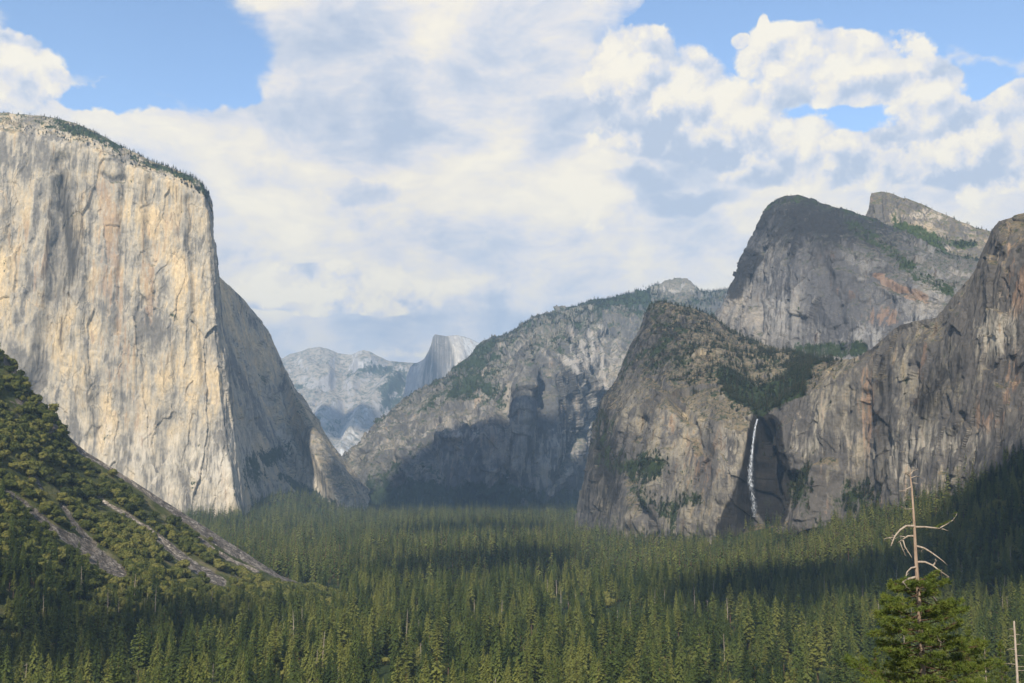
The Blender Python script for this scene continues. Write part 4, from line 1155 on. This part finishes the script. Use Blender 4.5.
# ------------------------------------------------------------------ dead-topped pine near the viewpoint
HY = 130.0
def hp(px, py, dy=0.): return W(px, py, HY + dy)
hero = bpy.data.objects.new('dead_topped_pine', None); C.objects.link(hero)
hb = hp(930, 760); hz = float(gh(hb[0], HY)); hero.location = (hb[0], HY, hz)
tag(hero, 'near pine with a bare orange-grey dead top above a bushy green crown', 'pine tree')
def hlocal(p): return tuple(np.array(p) - np.array(hero.location))
tb = TB()
tr_px = [(932, 790), (927, 720), (924, 683), (921, 640), (919, 600), (916, 560), (914, 520), (912, 490), (910, 474)]
tr_p = [hlocal(hp(*q)) for q in tr_px]; tr_p[0] = (0, 0, -1.0)
tb.tube(tr_p, [.46, .40, .36, .31, .25, .195, .145, .105, .055], 12)
link('trunk', tb.mesh('trunk', M_hero_bark, True), hero)
dead = [
    ([(910, 476), (906, 473), (902, 472)], .09), ([(910, 475), (913, 471), (918, 469)], .09), ([(911, 478), (916, 476), (920, 477)], .06), ([(910, 474), (911, 469), (909, 467)], .05), ([(911, 483), (915, 483), (918, 484)], .05),
    ([(911, 487), (907, 489), (903, 491), (899, 491)], .09), ([(907, 489), (905, 492)], .06), ([(912, 499), (907, 499)], .05), ([(913, 509), (905, 509)], .06), ([(912, 495), (916, 497)], .05),
    ([(914, 526), (906, 526), (900, 530), (895, 536), (892, 543), (891, 546)], .15), ([(895, 537), (888, 538), (884, 539)], .06), ([(893, 541), (889, 537)], .05),
    ([(915, 536), (908, 536), (902, 540), (897, 543)], .13), ([(903, 540), (905, 547), (909, 553), (912, 558)], .09), ([(900, 542), (903, 550), (906, 556)], .06), ([(905, 537), (900, 536), (893, 540)], .06),
    ([(914, 527), (925, 527), (935, 528), (943, 529), (948, 531)], .13), ([(940, 528), (947, 524), (953, 520), (957, 514)], .08),
    ([(916, 546), (924, 548), (932, 553), (939, 558), (943, 561)], .13), ([(916, 551), (921, 551)], .06),
    ([(917, 562), (925, 562), (932, 565), (940, 571), (949, 577)], .14), ([(933, 566), (936, 561), (935, 559)], .1), ([(941, 572), (942, 579), (943, 583)], .07),
    ([(917, 567), (911, 568), (907, 572), (906, 576)], .13), ([(916, 577), (908, 579), (903, 582), (902, 585)], .15), ([(903, 582), (907, 587)], .07),
    ([(922, 583), (927, 586), (925, 592), (928, 597)], .12), ([(926, 592), (934, 598), (940, 605), (946, 609)], .14), ([(905, 617), (897, 618), (892, 620)], .09), ([(933, 631), (938, 638), (941, 644), (939, 650)], .09),
    ([(930, 649), (934, 657), (941, 662)], .1), ([(938, 640), (943, 643)], .06),
]
rgh = random.Random(4)
for pts, r in dead:
    b = TB(); dy0 = rgh.uniform(-1.5, 1.5); n_ = len(pts)
    P3 = [hlocal(hp(x, y, dy0 * k / max(1, n_ - 1) * 1.2)) for k, (x, y) in enumerate(pts)]
    b.tube(P3, [r * (1 - .65 * k / (n_ - 1)) for k in range(n_)], 6)
    for k in range(2):
        s0 = np.array(P3[rgh.randrange(1, n_)]); b.tube([tuple(s0), tuple(s0 + np.array([rgh.uniform(-.5, .5), rgh.uniform(-.4, .4), rgh.uniform(-.5, .35)]))], [r * .35, .012], 4)
    link('dead_branch', b.mesh('dead_branch', M_dead, True), hero)


def hero_needles():
    m, t, out = material('long_pine_needles')
    geo = t.new('ShaderNodeNewGeometry')
    v = t.math('ADD', t.math('MULTIPLY', t.noise(geo.outputs['Position'], .55, 4, .6), .6), t.math('MULTIPLY', t.noise(geo.outputs['Position'], 3.5, 3, .6), .4))
    col = t.ramp(v, [(.33, (.05, .085, .015)), (.48, (.125, .165, .03)), (.62, (.20, .225, .042)), (.78, (.23, .20, .07))])
    finish(t, out, col, .6, None, .2, .35)
    return m
M_needle = hero_needles()


def tuft(b, p, r, n, rg_):
    for k in range(n):
        d = np.array([rg_.gauss(0, 1), rg_.gauss(0, 1), rg_.gauss(.35, .8)]); d /= np.linalg.norm(d)
        u = np.cross(d, [rg_.gauss(0, 1), rg_.gauss(0, 1), rg_.gauss(0, 1)]); u /= np.linalg.norm(u) + 1e-9
        q = p + d * r * .1; w_ = .028 + r * .035
        b.tri(tuple(q - u * w_), tuple(q + u * w_), tuple(p + d * r * rg_.uniform(.7, 1.15)))


def pine_crown(root, axis, env, zs, nbr, rg_, tr=.42, nt=26, br_r=.09, twist=0):
    """axis(z)->(x,y); env(z)->(left reach, right reach); limbs with needle tufts at their outer halves"""
    cr = TB(); lb = TB()
    z0, z1 = zs
    for i in range(nbr):
        z = z0 + (z1 - z0) * ((i + rg_.random()) / nbr)
        ax, ay = axis(z)
        az = i * 2.399 + rg_.uniform(-.4, .4)
        lx = math.cos(az); l_, r_ = env(z)
        L = (l_ if lx < 0 else r_) * abs(lx) + (l_ + r_) / 2 * (1 - abs(lx))
        L *= rg_.uniform(.55, 1.05)
        d = np.array([lx, math.sin(az), 0]); sag = rg_.uniform(-.42, .22)
        pts = []
        for k in range(6):
            f = k / 5
            pts.append(np.array([ax, ay, z]) + d * L * f + np.array([0, 0, L * (sag * f + .22 * f * f)]))
        lb.tube([tuple(q) for q in pts], [br_r * (1 - .8 * k / 5) for k in range(6)], 5)
        side = np.cross(d, (0, 0, 1))
        nt_ = max(5, int(L * 5.5))
        for k in range(nt_):
            f = .3 + .72 * math.sqrt(rg_.random())
            q = pts[0] + d * L * f + np.array([0, 0, L * (sag * f + .22 * f * f)])
            s_ = rg_.uniform(-1, 1) * L * .26 * (1.15 - abs(f - .7))
            q = q + side * s_ + np.array([0, 0, rg_.uniform(-.12, .3)])
            lb.tube([tuple(pts[0] + d * L * (f - .1) + np.array([0, 0, L * (sag * (f - .1) + .22 * (f - .1) ** 2)])), tuple(q)], [.025, .012], 3)
            tuft(cr, q, tr * rg_.uniform(.7, 1.25), nt, rg_)
    link('limbs', lb.mesh('limbs', M_bark, True), root)
    link('crown', cr.mesh('crown', M_needle), root)

def px2(py, dpx): return dpx * HY / F
tz = [np.array(q)[2] for q in tr_p[1:]]; tx = [np.array(q)[0] for q in tr_p[1:]]
def haxis(z): return (float(np.interp(z, tz[::-1] if tz[0] > tz[-1] else tz, tx[::-1] if tz[0] > tz[-1] else tx)), 0.0)
def zpy(py): return hlocal(hp(920, py))[2]
ez = [zpy(p) for p in (780, 740, 700, 683, 660, 640, 615, 600, 590, 580, 574)]
eL = [.9 * x * HY / F for x in (92, 88, 80, 70, 62, 55, 50, 44, 40, 32, 12)]
eR = [.9 * x * HY / F for x in (100, 98, 92, 84, 70, 58, 50, 46, 44, 32, 10)]
pine_crown(hero, haxis, lambda z: (float(np.interp(z, ez, eL)), float(np.interp(z, ez, eR))), (zpy(775), zpy(578)), 125, random.Random(9), .52, 26)
b = TB(); r9 = random.Random(3)
for x, y in [(938, 526), (941, 525), (944, 524), (947, 522), (950, 521), (954, 516), (956, 513), (936, 527)]:
    tuft(b, np.array(hlocal(hp(x, y, .3))), .3, 22, r9)
link('live_sprig', b.mesh('live_sprig', M_needle), hero)

# snag at the right edge and the pale young pines beside it
def near_tree(px, pytop, Y, cls):
    top = W(px, pytop, Y); z = float(gh(top[0], Y)); return top, z
top, z = near_tree(1014, 621, 230., None)
sg = bpy.data.objects.new('broken_snag', None); C.objects.link(sg); sg.location = (top[0], 230, z)
tag(sg, 'thin pale bare trunk at the right edge, stubs of branches low down', 'dead tree')
hgt = top[2] - z
b = TB(); b.tube([(.3, 0, -1), (.2, 0, hgt * .5), (0, 0, hgt)], [.4, .33, .17], 8); link('trunk', b.mesh('trunk', M_dead, True), sg)
for k in range(16):
    b = TB(); zz = hgt - rgh.uniform(1.5, 15); a = rgh.choice([0.2, 3.0, -.3, 2.8, 1.5]); L = rgh.uniform(.4, 1.0) + (hgt - zz) * .16
    b.tube([(.05, 0, zz), (math.cos(a) * L * .6, math.sin(a) * L * .6, zz + .1), (math.cos(a) * L, math.sin(a) * L, zz - rgh.uniform(-.3, .4))], [.07, .05, .02], 4)
    link('dead_branch', b.mesh('dead_branch', M_dead, True), sg)
for q, (px_, pt_, Y_, rr, lab) in enumerate([(968, 626, 265., 3.2, 'slim yellow-green pine just right of the dead-topped pine'), (984, 636, 240., 2.6, 'pale half-bare young pine between the dead-topped pine and the broken snag'), (1000, 640, 290., 3.6, 'dark green pine behind the broken snag at the right edge'), (875, 648, 280., 3.4, 'leafy green pine just left of the dead-topped pine')]):
    top, z = near_tree(px_, pt_, Y_, None); hgt = top[2] - z
    rt = bpy.data.objects.new('young_pine', None); C.objects.link(rt); rt.location = (top[0], Y_, z); tag(rt, lab, 'pine tree')
    b = TB(); b.tube([(0, 0, -1), (0, 0, hgt)], [.32, .05], 7); link('trunk', b.mesh('trunk', M_dead if q == 1 else M_bark, True), rt)
    pine_crown(rt, lambda z_: (0., 0.), lambda z_, h_=hgt, r_=rr: ((h_ - z_) * .2 + .35 if (h_ - z_) * .2 < r_ else r_,) * 2, (max(0, hgt - 24), hgt - .3), 60 if q == 1 else 95, random.Random(50 + q), .5, 14 if q == 1 else 22, .06)

# ------------------------------------------------------------------ waterfall
mw, t, out = material('falling_water')
geo = t.new('ShaderNodeNewGeometry')
n = t.noise(t.vmath('MULTIPLY', geo.outputs['Position'], (.5, .5, .05)), 1.0, 5, .65)
uvn = t.new('ShaderNodeAttribute', attribute_name='mask'); sp = t.new('ShaderNodeSeparateColor'); t.l.new(uvn.outputs['Color'], sp.inputs[0])
pb = t.new('ShaderNodeBsdfPrincipled'); pb.inputs['Base Color'].default_value = (.62, .66, .72, 1); pb.inputs['Roughness'].default_value = .6
al = t.mr(t.math('ADD', sp.outputs[0], t.math('MULTIPLY', t.math('SUBTRACT', n, .5), 3.6)), .2, 1.25)
t.l.new(al, pb.inputs['Alpha']); t.l.new(pb.outputs[0], out.inputs['Surface'])
wf = [(757.5, 419, 1.6), (755.5, 426, 2.0), (753.5, 440, 2.4), (752, 455, 3.0), (750.5, 470, 4.6), (750.5, 482, 5.0), (752, 492, 4.0), (754, 503, 4.0), (755, 517, 5)]
WP = []; WM = []
for layer in range(3):
    nu, nv = 13, 160
    ypx = np.linspace(419, 517, nv); cx_ = np.interp(ypx, [a[1] for a in wf], [a[0] for a in wf]); wd = .8 * np.interp(ypx, [a[1] for a in wf], [a[2] for a in wf])
    U = np.linspace(-1, 1, nu)[:, None] * np.ones((1, nv))
    yy = np.ones((nu, 1)) * ypx[None, :]
    xx = cx_[None, :] + U * wd[None, :] * (1 - .12 * layer) + .7 * pn(U * 0 + layer * 3.1, yy / 18, yy * 0)
    # stand 12 m in front of the alcove's back wall
    Yd = np.interp(ypx, [415, 425, 470, 517], [2722, 2712, 2690, 2662]) - 0
    P = W(xx, yy, Yd[None, :] - 0 + layer * 5 - 6 * (1 - U * U))
    den = (1 - np.abs(U) ** 1.5) * np.interp(ypx, [419, 440, 475, 490, 505, 517], [.75, .56, .42, .30, .30, .16])[None, :]
    WP.append(P); WM.append(den)
nvs = nu * nv
V = np.concatenate([p.reshape(-1, 3) for p in WP]); MM = np.zeros((len(V), 4)); MM[:, 0] = np.concatenate([m.ravel() for m in WM])
fs = []
for L_ in range(3):
    ix = np.arange(nvs).reshape(nu, nv) + L_ * nvs
    fs.append(np.stack([ix[:-1, :-1], ix[1:, :-1], ix[1:, 1:], ix[:-1, 1:]], -1).reshape(-1, 4))
me = mesh_fast('waterfall', V, np.concatenate(fs), mw); set_mask(me, MM)
wfo = link('waterfall', me); tag(wfo, 'thin white waterfall dropping down the dark wet alcove', 'waterfall', kind='structure')

# ------------------------------------------------------------------ sun, sky, clouds in the sky
sd = bpy.data.lights.new('sun', 'SUN'); so = bpy.data.objects.new('sun', sd); C.objects.link(so)
sd.energy = 5.0; sd.angle = R(.8); sd.color = (1.0, .905, .745)
so.rotation_euler = SUN.to_track_quat('Z', 'Y').to_euler(); so.location = (-500, -1500, 3000)

world = bpy.data.worlds.new('World'); scene.world = world; world.use_nodes = True
t = NT(world.node_tree); t.n.clear()
wo_ = t.new('ShaderNodeOutputWorld'); bg = t.new('ShaderNodeBackground')
tc = t.new('ShaderNodeTexCoord'); D = tc.outputs['Generated']
sky = t.new('ShaderNodeTexSky', sky_type='NISHITA'); sky.sun_disc = False
sky.sun_elevation = SUN_EL; sky.sun_rotation = math.pi + SUN_AZ
sky.altitude = 1300; sky.air_density = 1.0; sky.dust_density = .6; sky.ozone_density = 1.2


def dirpx(px, py):
    v = W(px, py, 1.0) - np.array([0, 0, CAMZ]); v = v / np.linalg.norm(v); return tuple(v)
def blobnode(vec, px, py, rx, ry, amp):
    c = dirpx(px, py)
    d = t.vmath('MULTIPLY', t.vmath('SUBTRACT', vec, c), (F / rx, 1.5, F / ry))
    l = t.vmath('DOT_PRODUCT', d, d)
    return t.math('MULTIPLY', t.mr(l, 0, 1.5, amp, 0, False), 1.0) if False else t.mr(l, 0, 1.6, amp, 0, False)
def addall(L):
    r = L[0]
    for x in L[1:]: r = t.math('ADD', r, x)
    return r
def half(x): return t.math('SUBTRACT', x, .5)
S3 = t.vmath('MULTIPLY', D, (1, 1, 1.6))
wcol = t.noise(D, 14.0, 4, .6, 0, col=True)
warped = t.vmath('ADD', D, t.vmath('SCALE', t.vmath('SUBTRACT', wcol, (.5, .5, .5)), sc=.07))
soft = t.noise(S3, 3.6, 4, .5)
soft2 = t.noise(S3, 10.0, 6, .58, .4)
wisp = t.noise(t.vmath('MULTIPLY', D, (1, 1, 2.6)), 22.0, 7, .62, .5)

# veil of high cloud with blue gaps
GAPS = [(145, 30, 108, 62, 1.3), (218, 84, 26, 20, .6), (120, 104, 46, 9, .5), (75, 100, 30, 7, .3), (870, -5, 215, 62, 1.3), (690, 25, 50, 48, 1.1), (990, 30, 80, 50, .5), (835, 115, 66, 20, .85), (990, 100, 60, 24, 1.0), (730, 60, 40, 26, .6), (-120, 20, 60, 40, .6)]
gaps = addall([blobnode(warped, *b) for b in GAPS])
sepd = t.new('ShaderNodeSeparateXYZ'); t.l.new(D, sepd.inputs[0])
over = t.math('ADD', t.mr(sepd.outputs[2], .42, .75, 0, .55), t.mr(sepd.outputs[1], .35, -.3, 0, .35))   # unseen clearing added overhead and behind to cut ambient light
gaps = t.math('ADD', gaps, over)
veil = t.math('SUBTRACT', t.math('ADD', t.math('ADD', t.math('MULTIPLY', half(soft), .9), .62), t.math('ADD', t.math('MULTIPLY', half(soft2), .55), t.math('MULTIPLY', half(wisp), .5))), gaps)
a_veil = t.mr(veil, .02, .46)
SH = [(370, 70, 150, 55, -.5), (560, 18, 110, 40, -.3), (330, 130, 90, 34, -.4), (560, 132, 48, 26, -.7), (365, 195, 26, 14, -.9), (640, 188, 34, 13, -.9), (690, 205, 46, 13, -.9), (420, 245, 170, 34, -.35), (900, 195, 90, 14, -.45), (450, 330, 220, 30, -.5),
      (60, 88, 80, 14, -.45), (720, 240, 80, 16, -.3), (245, 165, 50, 24, .25), (480, 175, 110, 40, .35), (180, 130, 80, 22, .35), (300, 225, 110, 30, .35), (325, 290, 100, 24, .95), (440, 292, 70, 12, .5), (590, 170, 50, 40, .4), (560, 205, 60, 26, .4), (450, 20, 90, 30, .15), (640, 250, 90, 22, .2), (230, 235, 60, 24, .2)]
shade = addall([blobnode(warped, *b) for b in SH])
bv = t.math('ADD', t.math('ADD', t.math('MULTIPLY', half(soft2), 2.3), t.math('MULTIPLY', half(wisp), .9)), t.math('ADD', t.math('MULTIPLY', shade, .62), .60))

# billowing cumulus with lit tops and shaded undersides
CU = [(622, 62, 38, 30, 1), (655, 80, 52, 40, 1), (700, 108, 60, 42, 1), (640, 125, 48, 42, .9), (752, 140, 64, 34, 1), (800, 158, 60, 28, .9), (775, 48, 30, 22, 1), (815, 58, 42, 26, 1), (862, 66, 50, 28, 1), (915, 86, 46, 18, 1), (850, 88, 70, 12, .7), (930, 140, 60, 28, 1), (985, 145, 48, 34, 1), (880, 165, 70, 24, .8), (1040, 160, 60, 40, 1),
      (1014, 93, 15, 10, .9), (738, 40, 8, 6, .8), (763, 22, 4, 9, .8), (8, 58, 40, 24, 1), (-30, 75, 60, 36, 1), (30, 78, 30, 12, .7), (292, 284, 38, 18, 1.2), (340, 286, 42, 20, 1.35), (385, 297, 34, 16, 1.35), (325, 302, 70, 12, 1.1), (432, 290, 12, 6, .8), (484, 289, 20, 5, .7), (250, 292, 26, 14, .7),
      (575, 214, 36, 18, .55), (520, 240, 40, 10, .4), (395, 352, 34, 7, .7), (-300, 60, 160, 60, 1), (1300, 80, 180, 60, 1)]
cub = addall([blobnode(D, x, y, a * 1.12, b * 1.12, w) for x, y, a, b, w in CU])
def billow(vec):
    r = None
    for sc_, am in ((18.0, 1.0), (44.0, .6)):
        v = t.new('ShaderNodeTexVoronoi', feature='F1')
        t.l.new(vec, v.inputs['Vector']); v.inputs['Scale'].default_value = sc_
        x = t.math('MULTIPLY', t.math('SUBTRACT', .46, v.outputs['Distance']), am)
        r = x if r is None else t.math('ADD', r, x)
    return r
wv2 = t.noise(D, 40.0, 5, .65, 0, col=True)
off = t.vmath('SCALE', t.vmath('SUBTRACT', wv2, (.5, .5, .5)), sc=.040)
b0 = billow(t.vmath('ADD', D, off))
b1 = billow(t.vmath('ADD', t.vmath('ADD', D, off), (-.006, 0, .013)))
cden = t.math('ADD', t.math('MULTIPLY', t.math('MINIMUM', cub, 1.25), 1.0), t.math('ADD', t.math('MULTIPLY', b0, .85), t.math('MULTIPLY', half(wisp), .45)))
cden = t.math('ADD', cden, t.math('MULTIPLY', t.math('SUBTRACT', t.math('MINIMUM', t.math('MULTIPLY', cub, 5.0), 1.0), 1.0), .8))
a_cu = t.mr(cden, .36, .66)
UNDER = [(655, 118, 60, 16, .7), (880, 92, 60, 9, .6), (600, 95, 30, 14, .5), (690, 150, 90, 22, 1), (800, 172, 110, 18, 1), (850, 96, 90, 12, 1), (960, 168, 90, 20, 1), (345, 306, 90, 10, .8), (10, 84, 60, 14, .8)]
cdn_up = addall([blobnode(warped, *b) for b in UNDER])
relief = t.math('SUBTRACT', b0, b1)
bc = t.math('ADD', t.math('ADD', t.math('MULTIPLY', relief, 1.5), t.math('MULTIPLY', cdn_up, -.42)), t.math('ADD', t.math('MULTIPLY', half(soft2), 1.0), .70))
bc = t.math('ADD', bc, t.math('MULTIPLY', shade, .35))
def tint(v): return t.ramp(v, [(p_, c_) for p_, c_ in ((.0, (.45, .52, .64)), (.27, (.57, .61, .69)), (.5, (.71, .70, .715)), (.75, (.82, .77, .685)), (1.0, (.90, .835, .70)))])
K = 1 / .09
blue = t.mix(1.0, sky.outputs[0], (2.0, 2.0, 1.98), 'MULTIPLY')
c1 = t.mix(a_veil, blue, t.vmath('SCALE', tint(bv), sc=K))
c2 = t.mix(t.math('MULTIPLY', a_cu, .96), c1, t.vmath('SCALE', tint(bc), sc=K))
t.l.new(c2, bg.inputs['Color']); bg.inputs['Strength'].default_value = .09
t.l.new(bg.outputs[0], wo_.inputs['Surface'])

# ------------------------------------------------------------------ haze
me = bpy.data.meshes.new('haze')
hx0, hx1, hy0, hy1, hz0, hz1 = -15500, 15500, -3000, 21800, -40, 2260
vv = [(x, y, z) for z in (hz0, hz1) for y in (hy0, hy1) for x in (hx0, hx1)]
me.from_pydata(vv, [], [(0, 2, 3, 1), (4, 5, 7, 6), (0, 1, 5, 4), (2, 6, 7, 3), (0, 4, 6, 2), (1, 3, 7, 5)])
mh = bpy.data.materials.new('valley_air'); mh.use_nodes = True
t = NT(mh.node_tree); t.n.clear(); out = t.new('ShaderNodeOutputMaterial')
pv = t.new('ShaderNodeVolumePrincipled'); pv.inputs['Color'].default_value = (.46, .70, 1.0, 1); pv.inputs['Density'].default_value = 4.3e-5; pv.inputs['Anisotropy'].default_value = 0.0
t.l.new(pv.outputs[0], out.inputs['Volume'])
me.materials.append(mh)
hz = link('haze', me); tag(hz, 'thin blue air filling the valley', 'haze', kind='stuff')

world.cycles.sampling_method = 'NONE'

# ------------------------------------------------------------------ unseen cumulus clouds overhead, each aimed to shade a chosen patch
mc, t, out = material('cloud_white')
finish(t, out, (.85, .85, .86), 1.0, None, 0.0, .3)
SHADE = [(180, 5900, 820, 640, 4500, 1), (420, 1640, 230, 130, 4500, 15), (820, 1520, 360, 230, 4500, 6),
         (-640, 5350, 170, 340, 4500, 7), (-1900, 14700, 480, 330, 6800, 8), (-740, 14900, 330, 760, 6800, 9), (-420, 1130, 90, 60, 4500, 11), (-60, 2100, 200, 90, 4500, 12), (-150, 3500, 260, 150, 4500, 14)]  # added clouds shading the shoulder, far range, dome face and forest patches
for cxx, cyy, rx, ry, H_, sd_ in SHADE:
    nu, nv = 96, 48
    th = np.linspace(0, 2 * np.pi, nu, endpoint=False)[:, None] * np.ones((1, nv)); ph = np.linspace(-np.pi / 2, np.pi / 2, nv)[None, :] * np.ones((nu, 1))
    dx, dy, dz = np.cos(ph) * np.cos(th), np.cos(ph) * np.sin(th), np.sin(ph)
    p = np.stack([dx * rx, dy * ry, dz * 220], -1)
    ns = fbm(p + sd_ * 977.0, 620, 5, .55, sd_)
    k = 1 + .42 * ns
    V = np.stack([dx * rx * k, dy * ry * k, np.where(dz > 0, dz * 420 * (k + .35 * ns), dz * 90)], -1)
    ix = np.arange(nu * nv).reshape(nu, nv); ix2 = np.roll(ix, -1, 0)
    f_ = np.stack([ix[:, :-1], ix2[:, :-1], ix2[:, 1:], ix[:, 1:]], -1).reshape(-1, 4)
    o = link('cloud', mesh_fast('cloud', V, f_, mc))
    o.location = (cxx + SUN.x / SUN.z * H_, cyy + SUN.y / SUN.z * H_, H_)
    tag(o, 'unseen flat-bottomed cumulus cloud placed high over the valley to cast shade', 'cloud', 'unseen shadow-casting clouds overhead', kind='structure')

# ------------------------------------------------------------------ view
vs_ = scene.view_settings
vs_.view_transform = 'Standard'; vs_.look = 'None'; vs_.exposure = .3; vs_.gamma = 1; vs_.use_curve_mapping = False
scene.cycles.max_bounces = 3; scene.cycles.diffuse_bounces = 2; scene.cycles.transparent_max_bounces = 12
scene.cycles.volume_bounces = 0
scene.cycles.use_denoising = True; scene.cycles.use_adaptive_sampling = True; scene.cycles.adaptive_threshold = .015; scene.cycles.adaptive_min_samples = 16
print('script done', round(time.time() - T0, 1))
